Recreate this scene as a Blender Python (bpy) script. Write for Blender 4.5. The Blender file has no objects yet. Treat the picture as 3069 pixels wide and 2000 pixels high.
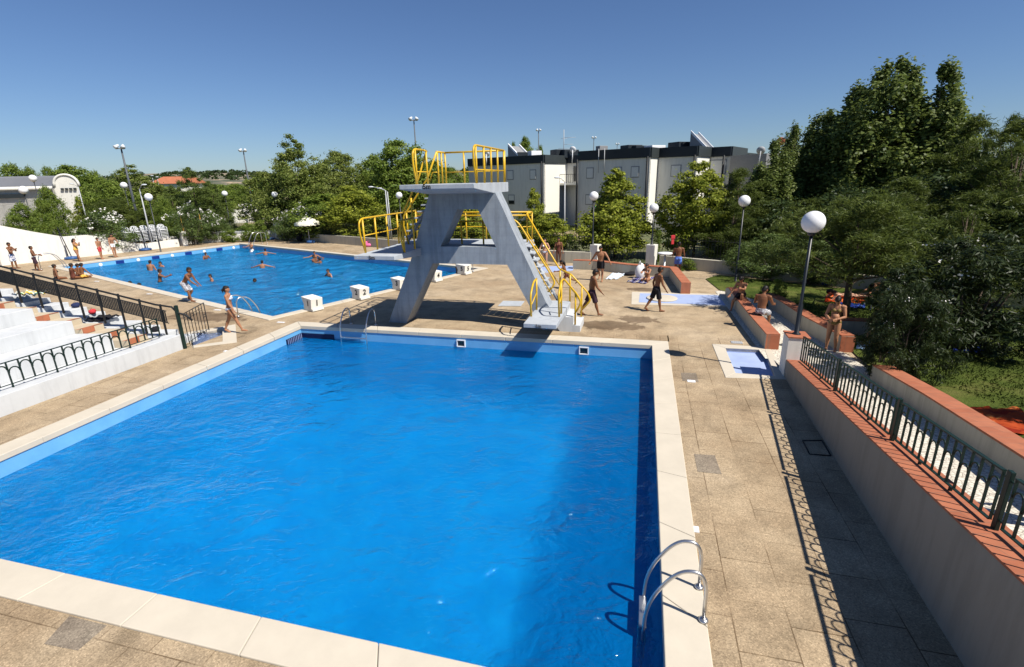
import bpy, bmesh, math, random
import numpy as np
from mathutils import Vector, Matrix
from mathutils.geometry import tessellate_polygon
R = math.radians
scene = bpy.context.scene
col = scene.collection

# ------------------------------------------------ camera, sky, sun, exposure
CH = 4.9                       # eye height above the pool deck (m)
FL, PIT, ROL = 1.50004714, 0.29814994, -0.02279427
cp, sp, cr, sr = math.cos(PIT), math.sin(PIT), math.cos(ROL), math.sin(ROL)
FW = np.array([0, cp, -sp]); UP = np.array([0, sp, cp]); RT = np.array([1., 0, 0])
R2 = cr*RT + sr*UP; U2 = -sr*RT + cr*UP
cam_d = bpy.data.cameras.new('camera'); cam = bpy.data.objects.new('camera', cam_d); col.objects.link(cam)
cam.matrix_world = Matrix([[R2[i], U2[i], -FW[i], (0, 0, CH)[i]] for i in range(3)] + [[0, 0, 0, 1]])
cam_d.sensor_width = 36; cam_d.lens = 36*FL*1000/3069
cam_d.clip_start = 0.1; cam_d.clip_end = 6000
scene.camera = cam

SUN_EL, SUN_AZ = R(52), R(-36)     # direction towards the sun, azimuth from +X
sd = Vector((math.cos(SUN_EL)*math.cos(SUN_AZ), math.cos(SUN_EL)*math.sin(SUN_AZ), math.sin(SUN_EL)))
sun_d = bpy.data.lights.new('sun', 'SUN'); sun_d.energy = 5.0; sun_d.angle = R(0.5); sun_d.color = (1, .945, .86)
sun = bpy.data.objects.new('sun', sun_d); col.objects.link(sun); sun.rotation_euler = sd.to_track_quat('Z', 'Y').to_euler()
world = bpy.data.worlds.new('World'); scene.world = world; world.use_nodes = True
wn = world.node_tree.nodes; wl = world.node_tree.links
sky = wn.new('ShaderNodeTexSky'); sky.sky_type = 'NISHITA'; sky.sun_disc = False
sky.sun_elevation = SUN_EL; sky.sun_rotation = R(90) - SUN_AZ
sky.air_density = 1.0; sky.dust_density = 0.25; sky.ozone_density = 2.0; sky.altitude = 200
bg = wn['Background']; bg.inputs[1].default_value = 0.05
tn = wn.new('ShaderNodeMix'); tn.data_type = 'RGBA'; tn.blend_type = 'MULTIPLY'; tn.inputs[0].default_value = 1; tn.inputs[7].default_value = (.84, 1.03, 1.36, 1); wl.new(sky.outputs[0], tn.inputs[6]); wl.new(tn.outputs[2], bg.inputs[0])
scene.view_settings.view_transform = 'Standard'; scene.view_settings.look = 'None'
scene.view_settings.exposure = 0.44; scene.view_settings.gamma = 1
scene.render.resolution_x = 1024; scene.render.resolution_y = 667
scene.render.engine = 'CYCLES'
scene.cycles.max_bounces = 6; scene.cycles.diffuse_bounces = 1; scene.cycles.transparent_max_bounces = 8

# ------------------------------------------------ surveying the place: where a sight line meets a known level
def ray(x, y): return R2*(x-1534.5)/1000 + U2*(1000-y)/1000 + FW*FL
def gp(x, y, z=0.0):
    d = ray(x, y); t = (z-CH)/d[2]; p = np.array([0, 0, CH]) + t*d
    return Vector((p[0], p[1], z))
def atd(x, y, D):
    d = ray(x, y); k = D/math.hypot(d[0], d[1]); p = np.array([0, 0, CH])+k*d
    return Vector(p)
AZ = R(-14.634)                # the diving pool's own axes: s along its far edge, t away from the terrace
av = Vector((math.cos(AZ), math.sin(AZ), 0)); cv = Vector((-math.sin(AZ), math.cos(AZ), 0))
def W(s, t, z=0.0): return av*s + cv*t + Vector((0, 0, z))

# ------------------------------------------------ materials
def newmat(name):
    m = bpy.data.materials.new(name); m.use_nodes = True
    return m, m.node_tree.nodes, m.node_tree.links, m.node_tree.nodes['Principled BSDF']
def ramp(n, pts, interp='LINEAR'):
    r = n.new('ShaderNodeValToRGB'); e = r.color_ramp.elements; r.color_ramp.interpolation = interp
    while len(e) < len(pts): e.new(.5)
    for i, (p, c) in enumerate(pts):
        e[i].position = p; e[i].color = (c[0], c[1], c[2], 1) if hasattr(c, '__len__') else (c, c, c, 1)
    return r
def coords(n, l, scale=1, rotz=0, kind='Object'):
    tc = n.new('ShaderNodeTexCoord'); mp = n.new('ShaderNodeMapping'); mp.inputs['Scale'].default_value = (scale, scale, scale) if not hasattr(scale, '__len__') else scale
    mp.inputs['Rotation'].default_value = (0, 0, rotz); l.new(tc.outputs[kind], mp.inputs[0]); return mp.outputs[0]
def noise(n, l, vec, sc, det=4, rough=.6, dist=0):
    t = n.new('ShaderNodeTexNoise'); t.inputs['Scale'].default_value = sc; t.inputs['Detail'].default_value = det
    t.inputs['Roughness'].default_value = rough; t.inputs['Distortion'].default_value = dist; l.new(vec, t.inputs['Vector']); return t.outputs[0]
def mixc(n, l, a, b, fac, mode='MIX'):
    m = n.new('ShaderNodeMix'); m.data_type = 'RGBA'; m.blend_type = mode
    for s, v in ((m.inputs[6], a), (m.inputs[7], b)):
        if hasattr(v, 'links'): l.new(v, s)
        else: s.default_value = (v[0], v[1], v[2], 1)
    if hasattr(fac, 'links'): l.new(fac, m.inputs[0])
    else: m.inputs[0].default_value = fac
    return m.outputs[2]
def bump(n, l, b, h, strength=.3, dist=.02):
    bp = n.new('ShaderNodeBump'); bp.inputs['Strength'].default_value = strength; bp.inputs['Distance'].default_value = dist
    l.new(h, bp.inputs['Height']); l.new(bp.outputs[0], b.inputs['Normal'])
def plain(name, c, rough=.6, var=.12, sc=3, metal=0, spec=.3, bumps=0, bsc=30, streak=0):
    m, n, l, b = newmat(name); v = coords(n, l)
    f = noise(n, l, v, sc, 5, .65)
    rp = ramp(n, [(.3, tuple(x*(1-var) for x in c)), (.7, tuple(min(1, x*(1+var*.6)) for x in c))]); l.new(f, rp.inputs[0])
    src = rp.outputs[0]
    if streak:
        v2 = coords(n, l, (1, 1, .12)); g2 = noise(n, l, v2, 4.5, 5, .7); r2 = ramp(n, [(.36, 1-streak), (.52, 1)]); l.new(g2, r2.inputs[0]); src = mixc(n, l, src, r2.outputs[0], 1, 'MULTIPLY')
    l.new(src, b.inputs['Base Color']); b.inputs['Roughness'].default_value = rough; b.inputs['Metallic'].default_value = metal
    b.inputs['Specular IOR Level'].default_value = spec
    if bumps: bump(n, l, b, noise(n, l, v, bsc, 3), bumps, .01)
    return m
def patterned(name, cols, sc=8, thr=(.45, .55)):
    m, n, l, b = newmat(name); v = coords(n, l)
    f = noise(n, l, v, sc, 3, .7, 1.5); k = len(cols)
    rp = ramp(n, [(.38+.24*i/max(1, k-1), c) for i, c in enumerate(cols)], 'CONSTANT'); l.new(f, rp.inputs[0])
    l.new(rp.outputs[0], b.inputs['Base Color']); b.inputs['Roughness'].default_value = .85; b.inputs['Specular IOR Level'].default_value = .1
    return m
def striped(name, cols, sc=6, rotz=0):
    m, n, l, b = newmat(name); v = coords(n, l, 1, rotz)
    w = n.new('ShaderNodeTexWave'); w.inputs['Scale'].default_value = sc; w.inputs['Distortion'].default_value = .6; l.new(v, w.inputs[0])
    k = len(cols); rp = ramp(n, [(i/k, c) for i, c in enumerate(cols)], 'CONSTANT'); l.new(w.outputs[1], rp.inputs[0])
    l.new(rp.outputs[0], b.inputs['Base Color']); b.inputs['Roughness'].default_value = .9; b.inputs['Specular IOR Level'].default_value = .1
    return m

def deck_mat(name, joints, wet=None):
    m, n, l, b = newmat(name); v = coords(n, l, 1, -AZ)
    big = noise(n, l, v, .35, 5, .65); mid = noise(n, l, v, 1.7, 6, .7); grain = noise(n, l, v, 38, 2, .8)
    vo = n.new('ShaderNodeTexVoronoi'); vo.inputs['Scale'].default_value = 75; l.new(v, vo.inputs['Vector'])
    base = ramp(n, [(.3, (.33, .238, .145)), (.5, (.41, .313, .20)), (.72, (.48, .38, .26))]); l.new(big, base.inputs[0])
    r2 = ramp(n, [(.28, .60), (.5, .98), (.7, 1.16)]); l.new(mid, r2.inputs[0])
    c = mixc(n, l, base.outputs[0], r2.outputs[0], .8, 'MULTIPLY')
    vr = n.new('ShaderNodeSeparateColor'); l.new(vo.outputs['Color'], vr.inputs[0])
    r3 = ramp(n, [(0, .62), (.5, 1.0), (.9, 1.15), (1, 1.6)]); l.new(vr.outputs[0], r3.inputs[0])
    c = mixc(n, l, c, r3.outputs[0], .75, 'MULTIPLY')
    r4 = ramp(n, [(.35, .8), (.65, 1.12)]); l.new(grain, r4.inputs[0]); c = mixc(n, l, c, r4.outputs[0], .6, 'MULTIPLY')
    # darker trodden-in stains with their own outline
    st = noise(n, l, v, .8, 5, .55, .8); rs = ramp(n, [(.52, 1.0), (.66, .60)]); l.new(st, rs.inputs[0]); c = mixc(n, l, c, rs.outputs[0], .55, 'MULTIPLY')
    h = grain
    if joints:
        br = n.new('ShaderNodeTexBrick'); br.inputs['Scale'].default_value = 1; br.inputs['Brick Width'].default_value = joints[0]; br.inputs['Row Height'].default_value = joints[1]
        br.inputs['Mortar Size'].default_value = .009; br.inputs['Mortar Smooth'].default_value = .3; br.offset = .37
        br.inputs['Color1'].default_value = (1, 1, 1, 1); br.inputs['Color2'].default_value = (.74, .72, .70, 1); br.inputs['Mortar'].default_value = (.25, .2, .15, 1)
        v2 = coords(n, l, 1, joints[2]); l.new(v2, br.inputs['Vector'])
        msk = noise(n, l, v, .9, 2); rm = ramp(n, [(.38, .12), (.6, .85)]); l.new(msk, rm.inputs[0])
        mm = n.new('ShaderNodeMix'); mm.data_type = 'RGBA'; mm.blend_type = 'MULTIPLY'; l.new(rm.outputs[0], mm.inputs[0]); l.new(c, mm.inputs[6]); l.new(br.outputs[0], mm.inputs[7]); c = mm.outputs[2]
    rgh = None
    if wet:
        for (wx, wy, rx, ry) in wet:
            vm = n.new('ShaderNodeVectorMath'); vm.operation = 'SUBTRACT'; vw = coords(n, l, 1); l.new(vw, vm.inputs[0]); vm.inputs[1].default_value = (wx, wy, 0)
            mp = n.new('ShaderNodeMapping'); mp.inputs['Rotation'].default_value = (0, 0, -AZ); mp.inputs['Scale'].default_value = (1/rx, 1/ry, 0); mp.vector_type = 'POINT'
            v3 = n.new('ShaderNodeVectorRotate'); v3.rotation_type = 'Z_AXIS'; v3.inputs['Angle'].default_value = -AZ; l.new(vm.outputs[0], v3.inputs['Vector'])
            vs_ = n.new('ShaderNodeVectorMath'); vs_.operation = 'MULTIPLY'; l.new(v3.outputs[0], vs_.inputs[0]); vs_.inputs[1].default_value = (1/rx, 1/ry, 0)
            ln = n.new('ShaderNodeVectorMath'); ln.operation = 'LENGTH'; l.new(vs_.outputs[0], ln.inputs[0])
            nz = noise(n, l, vw, 1.6/max(rx, ry)+1.2, 4, .6, .4); a_ = n.new('ShaderNodeMath'); a_.operation = 'MULTIPLY_ADD'; l.new(nz, a_.inputs[0]); a_.inputs[1].default_value = 1.5; l.new(ln.outputs['Value'], a_.inputs[2])
            rw = ramp(n, [(.0, 1), (.78, 1), (.86, 0)]); sc_ = n.new('ShaderNodeMath'); sc_.operation = 'MULTIPLY'; sc_.inputs[1].default_value = .5; l.new(a_.outputs[0], sc_.inputs[0]); l.new(sc_.outputs[0], rw.inputs[0])
            mul = n.new('ShaderNodeMix'); mul.data_type = 'RGBA'; mul.blend_type = 'MULTIPLY'; l.new(rw.outputs[0], mul.inputs[0]); l.new(c, mul.inputs[6]); mul.inputs[7].default_value = (.50, .47, .46, 1); c = mul.outputs[2]
    l.new(c, b.inputs['Base Color']); b.inputs['Roughness'].default_value = .8; b.inputs['Specular IOR Level'].default_value = .15
    bump(n, l, b, h, .25, .01)
    return m
M = {}
M['deck'] = deck_mat('deck_aggregate', None, [(gp(*c_).x, gp(*c_).y, rx_, ry_) for c_, rx_, ry_ in (((1820, 975), 1.3, .6), ((1910, 958), .8, .5), ((1925, 868), .8, .4), ((622, 950), 1.9, .7), ((735, 1015), 1.2, .4))])
M['paveA'] = deck_mat('paving_slabs', (.72, .62, -AZ))
M['paveB'] = deck_mat('paving_slabs_side', (.72, .62, -AZ+R(90)))
M['coping'] = plain('cream_coping_stone', (.56, .50, .40), .7, .08, 1.5, bumps=.1)
M['white'] = plain('white_render', (.74, .72, .65), .8, .05, .8, bumps=.15, bsc=60, streak=.10)
M['greywhite'] = plain('white_painted_concrete', (.55, .565, .57), .8, .07, 1.2, bumps=.1, streak=.10)
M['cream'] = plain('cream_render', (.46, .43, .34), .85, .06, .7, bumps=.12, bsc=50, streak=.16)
M['rampwall'] = plain('shaded_cream_render', (.28, .26, .22), .85, .06, .7, bumps=.12, bsc=50, streak=.12)  # cream render darkened: the shade on the ramp wall is in its colour
M['stepcream'] = plain('cream_step', (.50, .42, .30), .8, .08, 4)
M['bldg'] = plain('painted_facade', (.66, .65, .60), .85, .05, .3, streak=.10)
M['bldgW'] = plain('sunlit_white_facade', (.78, .76, .68), .85, .04, .3)  # facade paint lightened for the return walls that face the sun
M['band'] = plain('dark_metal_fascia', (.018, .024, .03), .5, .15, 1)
M['bandg'] = plain('sunlit_metal_fascia', (.035, .042, .042), .5, .1, 1)  # the dark fascia again, lightened for the sunlit sides; also on the roof
M['shutter'] = plain('roller_shutter', (.66, .66, .63), .6, .05, 6)
M['frame'] = plain('window_surround', (.24, .24, .24), .6, .1, 6)
M['darkglass'] = plain('dark_glass', (.02, .025, .03), .15, .2, 2, spec=.6)
M['green'] = plain('dark_green_paint', (.008, .024, .019), .45, .2, 6, spec=.25)
M['black'] = plain('black_iron', (.012, .014, .016), .5, .2, 6)
M['bar'] = plain('pole_black_paint', (.015, .018, .022), .4, .2, 4, spec=.5)
M['yellow'] = plain('yellow_paint', (.66, .40, .012), .38, .14, 5, spec=.5)
M['steel'] = plain('stainless_steel', (.6, .6, .6), .28, .12, 10, metal=.9)
M['greypole'] = plain('galvanised_steel', (.42, .43, .44), .5, .1, 3)
M['globe'] = plain('opal_globe', (.78, .78, .78), .35, .03, 2)
M['lamp'] = plain('floodlight_glass', (.65, .68, .7), .3, .1, 2)
M['red'] = plain('red_plastic', (.6, .05, .04), .6)
M['pink'] = plain('pink_plastic', (.75, .16, .35), .4)
M['blue'] = plain('blue_plastic', (.03, .09, .24), .4)
M['grate'] = plain('pool_grate_blue', (.004, .03, .2), .5)
M['darkgrate'] = plain('overflow_grate', (.003, .008, .05), .5)
M['cloth_black'] = plain('black_cloth', (.012, .012, .016), .9)
M['cloth_dkblue'] = plain('navy_cloth', (.02, .03, .09), .9)
M['cloth_white'] = plain('white_cloth', (.78, .78, .78), .9)
M['cloth_red'] = plain('red_cloth', (.55, .04, .05), .9)
M['cloth_orange'] = plain('orange_cloth', (.75, .12, .02), .9, .25, 4)
M['cloth_yellow'] = plain('yellow_cloth', (.75, .42, .08), .9)
M['parasol'] = plain('cream_parasol_cloth', (.76, .73, .60), .85)
M['darkpole'] = plain('dark_grey_pole', (.09, .10, .11), .5, .1, 3)
M['soil'] = plain('terrain_soil', (.20, .17, .09), .95, .3, .15)
M['hair'] = plain('dark_hair', (.012, .009, .008), .55, .2, 20)
M['tan'] = plain('tan_skin', (.36, .17, .09), .55, .1, 6)
M['brown'] = plain('brown_skin', (.20, .085, .04), .5, .12, 6)
M['fair'] = plain('fair_skin', (.50, .27, .17), .55, .1, 6)
M['dgrey'] = plain('dark_grey_box', (.05, .06, .08), .5)
M['whitep'] = plain('white_plastic', (.78, .79, .80), .45, .04)
M['roofhall'] = plain('hall_roof_sheet', (.22, .23, .26), .6, .1, .2)
M['tile'] = plain('red_roof_tile', (.40, .14, .07), .85, .2, 2)
M['paleblue'] = plain('pale_blue_pool_paint', (.36, .44, .66), .5, .12, 2.5)
def brick_top():
    m, n, l, b = newmat('terracotta_tiles'); v = coords(n, l, 1, 0)
    br = n.new('ShaderNodeTexBrick'); br.inputs['Scale'].default_value = 1; br.inputs['Brick Width'].default_value = .42; br.inputs['Row Height'].default_value = .21
    br.inputs['Mortar Size'].default_value = .006; br.inputs['Color1'].default_value = (.36, .11, .05, 1); br.inputs['Color2'].default_value = (.42, .145, .07, 1); br.inputs['Mortar'].default_value = (.28, .12, .07, 1)
    l.new(v, br.inputs['Vector']); f = noise(n, l, v, 5, 5); rp = ramp(n, [(.3, .8), (.7, 1.1)]); l.new(f, rp.inputs[0])
    l.new(mixc(n, l, br.outputs[0], rp.outputs[0], .7, 'MULTIPLY'), b.inputs['Base Color']); b.inputs['Roughness'].default_value = .8
    bump(n, l, b, f, .1); return m
M['brick'] = brick_top()
def concrete():
    m, n, l, b = newmat('board_marked_concrete'); v = coords(n, l, 1)
    f = noise(n, l, v, 2.5, 6, .7); rp = ramp(n, [(.3, (.26, .29, .32)), (.7, (.33, .36, .39))]); l.new(f, rp.inputs[0])
    w = n.new('ShaderNodeTexWave'); w.inputs['Scale'].default_value = 1.1; w.inputs['Distortion'].default_value = 1.2; w.bands_direction = 'Z'
    l.new(v, w.inputs[0]); r2 = ramp(n, [(0, .82), (.12, 1.0), (1, 1.02)]); l.new(w.outputs[1], r2.inputs[0])
    v4 = coords(n, l, (1, 1, .1)); g4 = noise(n, l, v4, 3.5, 5, .7); r4 = ramp(n, [(.38, .72), (.54, 1)]); l.new(g4, r4.inputs[0]); c4 = mixc(n, l, rp.outputs[0], r4.outputs[0], .8, 'MULTIPLY')
    l.new(mixc(n, l, c4, r2.outputs[0], .22, 'MULTIPLY'), b.inputs['Base Color']); b.inputs['Roughness'].default_value = .8
    bump(n, l, b, f, .15, .01); return m
M['concrete'] = concrete()
M['slab'] = plain('painted_slab', (.42, .45, .48), .75, .1, 2, bumps=.1, streak=.14)
def cobble():
    m, n, l, b = newmat('pebble_path'); v = coords(n, l, 1)
    vo = n.new('ShaderNodeTexVoronoi'); vo.inputs['Scale'].default_value = 13; vo.feature = 'DISTANCE_TO_EDGE'; l.new(v, vo.inputs['Vector'])
    rp = ramp(n, [(0, (.22, .18, .15)), (.07, (.60, .55, .45)), (.3, (.72, .67, .56))]); l.new(vo.outputs[0], rp.inputs[0])
    l.new(rp.outputs[0], b.inputs['Base Color']); b.inputs['Roughness'].default_value = .85; bump(n, l, b, vo.outputs[0], .5, .02); return m
M['cobble'] = cobble()
def grass_mat():
    m, n, l, b = newmat('lawn'); v = coords(n, l, 1)
    f = noise(n, l, v, .8, 5); g = noise(n, l, v, 28, 3, .8)
    rp = ramp(n, [(.32, (.045, .07, .012)), (.52, (.09, .12, .022)), (.72, (.17, .16, .05))]); l.new(f, rp.inputs[0])
    r2 = ramp(n, [(.3, .45), (.7, 1.35)]); l.new(g, r2.inputs[0])
    l.new(mixc(n, l, rp.outputs[0], r2.outputs[0], .8, 'MULTIPLY'), b.inputs['Base Color']); b.inputs['Roughness'].default_value = .9; b.inputs['Specular IOR Level'].default_value = .1
    bump(n, l, b, g, .8, .05); return m
M['grass'] = grass_mat()
def terrain_mat():
    m, n, l, b = newmat('dry_ground'); v = coords(n, l, 1)
    f = noise(n, l, v, .06, 6, .7)
    rp = ramp(n, [(.38, (.05, .08, .025)), (.5, (.14, .14, .06)), (.62, (.34, .25, .14))]); l.new(f, rp.inputs[0])
    l.new(rp.outputs[0], b.inputs['Base Color']); b.inputs['Roughness'].default_value = .95; return m
M['terrain'] = terrain_mat()
def hill_mat():
    m, n, l, b = newmat('hill_scrub'); v = coords(n, l, 1)
    f = noise(n, l, v, .045, 7, .75)
    rp = ramp(n, [(.44, (.06, .075, .04)), (.52, (.14, .13, .09)), (.6, (.42, .31, .20))]); l.new(f, rp.inputs[0])
    l.new(rp.outputs[0], b.inputs['Base Color']); b.inputs['Roughness'].default_value = .95; return m
M['hill'] = hill_mat()
def basin_mat(name, a, c2):
    m, n, l, b = newmat(name); v = coords(n, l, 1)
    f = noise(n, l, v, 1.2, 5, .6); rp = ramp(n, [(.3, a), (.7, c2)]); l.new(f, rp.inputs[0])
    fl = noise(n, l, v, 6, 4, .8); r2 = ramp(n, [(.725, 0), (.74, 1)]); l.new(fl, r2.inputs[0])   # flaking paint
    l.new(mixc(n, l, rp.outputs[0], (.75, .78, .8), r2.outputs[0]), b.inputs['Base Color']); b.inputs['Roughness'].default_value = .6; return m
M['basin1'] = basin_mat('diving_pool_paint', (.05, .50, .95), (.10, .68, .98))
M['basin2'] = basin_mat('swimming_pool_paint', (.08, .42, .80), (.14, .54, .92))
M['band1'] = basin_mat('pool_rim_paint', (.10, .33, .60), (.15, .41, .70)); M['lane'] = plain('lane_line_paint', (.01, .06, .25), .6)
def water_mat(name, tint, turb, k, bsc, bst, mixt, dist=.5):
    m = bpy.data.materials.new(name); m.use_nodes = True; n = m.node_tree.nodes; l = m.node_tree.links
    for x in list(n):
        if x.type != 'OUTPUT_MATERIAL': n.remove(x)
    out = n['Material Output']; v = coords(n, l, (1, 1.25, 1), R(20))
    n1 = noise(n, l, v, bsc, 3, .55, .8); n2 = noise(n, l, v, bsc*3.4, 3, .6, .6); n3 = noise(n, l, v, bsc*.28, 2, .5, .5)
    ad = n.new('ShaderNodeMath'); ad.operation = 'MULTIPLY_ADD'; l.new(n2, ad.inputs[0]); ad.inputs[1].default_value = .38; l.new(n1, ad.inputs[2])
    # choppy patches: the small waves come and go over the pool
    ml = n.new('ShaderNodeMath'); ml.operation = 'MULTIPLY'; l.new(ad.outputs[0], ml.inputs[0]); r = ramp(n, [(.35, .35), (.65, 1.0)]); l.new(n3, r.inputs[0]); l.new(r.outputs[0], ml.inputs[1])
    bp = n.new('ShaderNodeBump'); bp.inputs['Strength'].default_value = bst; bp.inputs['Distance'].default_value = dist; l.new(ml.outputs[0], bp.inputs['Height'])
    tr = n.new('ShaderNodeBsdfTransparent'); tr.inputs[0].default_value = (*tint, 1)
    rf = n.new('ShaderNodeBsdfRefraction'); rf.inputs['Color'].default_value = (*tint, 1); rf.inputs['IOR'].default_value = 1.12; rf.inputs['Roughness'].default_value = .0; l.new(bp.outputs[0], rf.inputs['Normal'])
    df = n.new('ShaderNodeBsdfDiffuse'); df.inputs[0].default_value = (*turb, 1); l.new(bp.outputs[0], df.inputs['Normal'])
    gl = n.new('ShaderNodeBsdfGlossy'); gl.inputs['Roughness'].default_value = .06; l.new(bp.outputs[0], gl.inputs['Normal'])
    m0 = n.new('ShaderNodeMixShader'); m0.inputs[0].default_value = mixt; l.new(tr.outputs[0], m0.inputs[1]); l.new(rf.outputs[0], m0.inputs[2])
    m1 = n.new('ShaderNodeMixShader'); m1.inputs[0].default_value = k; l.new(m0.outputs[0], m1.inputs[1]); l.new(df.outputs[0], m1.inputs[2])
    fr = n.new('ShaderNodeFresnel'); fr.inputs[0].default_value = 1.33; l.new(bp.outputs[0], fr.inputs['Normal'])
    m2 = n.new('ShaderNodeMixShader'); l.new(fr.outputs[0], m2.inputs[0]); l.new(m1.outputs[0], m2.inputs[1]); l.new(gl.outputs[0], m2.inputs[2])
    l.new(m2.outputs[0], out.inputs['Surface']); return m
M['water1'] = water_mat('diving_pool_water', (.32, .83, 1), (.0, .29, .86), .27, 1.7, .8, .75, .20)
M['water2'] = water_mat('swimming_pool_water', (.50, .86, 1), (.02, .42, .95), .50, 1.9, 1.0, .7, 1.1)
M['waterF'] = water_mat('foot_bath_water', (.9, .95, 1), (.3, .4, .6), .15, 6, .5, .3)
def leaf_mat(name, dark, light, trans=.25, yel=None):
    m, n, l, b = newmat(name); out = n['Material Output']
    g = n.new('ShaderNodeNewGeometry'); v = coords(n, l, 1)
    f = noise(n, l, v, .7, 3, .6)
    ad = n.new('ShaderNodeMath'); ad.operation = 'MULTIPLY_ADD'; l.new(g.outputs['Random Per Island'], ad.inputs[0]); ad.inputs[1].default_value = .55; 
    sb = n.new('ShaderNodeMath'); sb.operation = 'MULTIPLY_ADD'; l.new(f, sb.inputs[0]); sb.inputs[1].default_value = .9; sb.inputs[2].default_value = -.22; l.new(sb.outputs[0], ad.inputs[2])
    pts = [(.15, dark), (.85, light)]
    if yel: pts.append((.97, yel))
    rp = ramp(n, pts); l.new(ad.outputs[0], rp.inputs[0])
    l.new(rp.outputs[0], b.inputs['Base Color']); b.inputs['Roughness'].default_value = .5; b.inputs['Specular IOR Level'].default_value = .2
    tl = n.new('ShaderNodeBsdfTranslucent'); l.new(mixc(n, l, rp.outputs[0], (.7, .9, .2), .15), tl.inputs[0])
    mx = n.new('ShaderNodeMixShader'); mx.inputs[0].default_value = trans; l.new(b.outputs[0], mx.inputs[1]); l.new(tl.outputs[0], mx.inputs[2]); l.new(mx.outputs[0], out.inputs[0])
    return m
M['leaf_plane'] = leaf_mat('plane_leaves', (.12, .16, .015), (.36, .38, .05), .38, (.5, .42, .09))
M['leaf_green'] = leaf_mat('green_leaves', (.06, .11, .014), (.23, .29, .05), .34)
M['leaf_locust'] = leaf_mat('locust_leaves', (.07, .11, .014), (.25, .28, .07), .32)
M['leaf_poplar'] = leaf_mat('poplar_leaves', (.035, .065, .012), (.19, .23, .06), .3, (.36, .37, .16))
M['leaf_pine'] = leaf_mat('pine_needles', (.045, .075, .014), (.14, .18, .04), .2)
M['leaf_feather'] = leaf_mat('feathery_needles', (.024, .045, .008), (.135, .165, .03), .26)
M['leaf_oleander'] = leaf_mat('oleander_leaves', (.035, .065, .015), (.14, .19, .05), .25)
M['leaf_dark'] = leaf_mat('dark_leaves', (.014, .03, .008), (.05, .075, .02), .15); M['leaf_shade'] = leaf_mat('dark_oleander_leaves', (.009, .02, .005), (.035, .052, .014), .12)  # leaf_shade: oleander leaves darkened, shade put into their colour
M['petal'] = plain('white_petals', (.75, .72, .66), .7)
M['bark'] = plain('bark', (.10, .075, .055), .95, .3, 6, bumps=.6, bsc=20)

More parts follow.
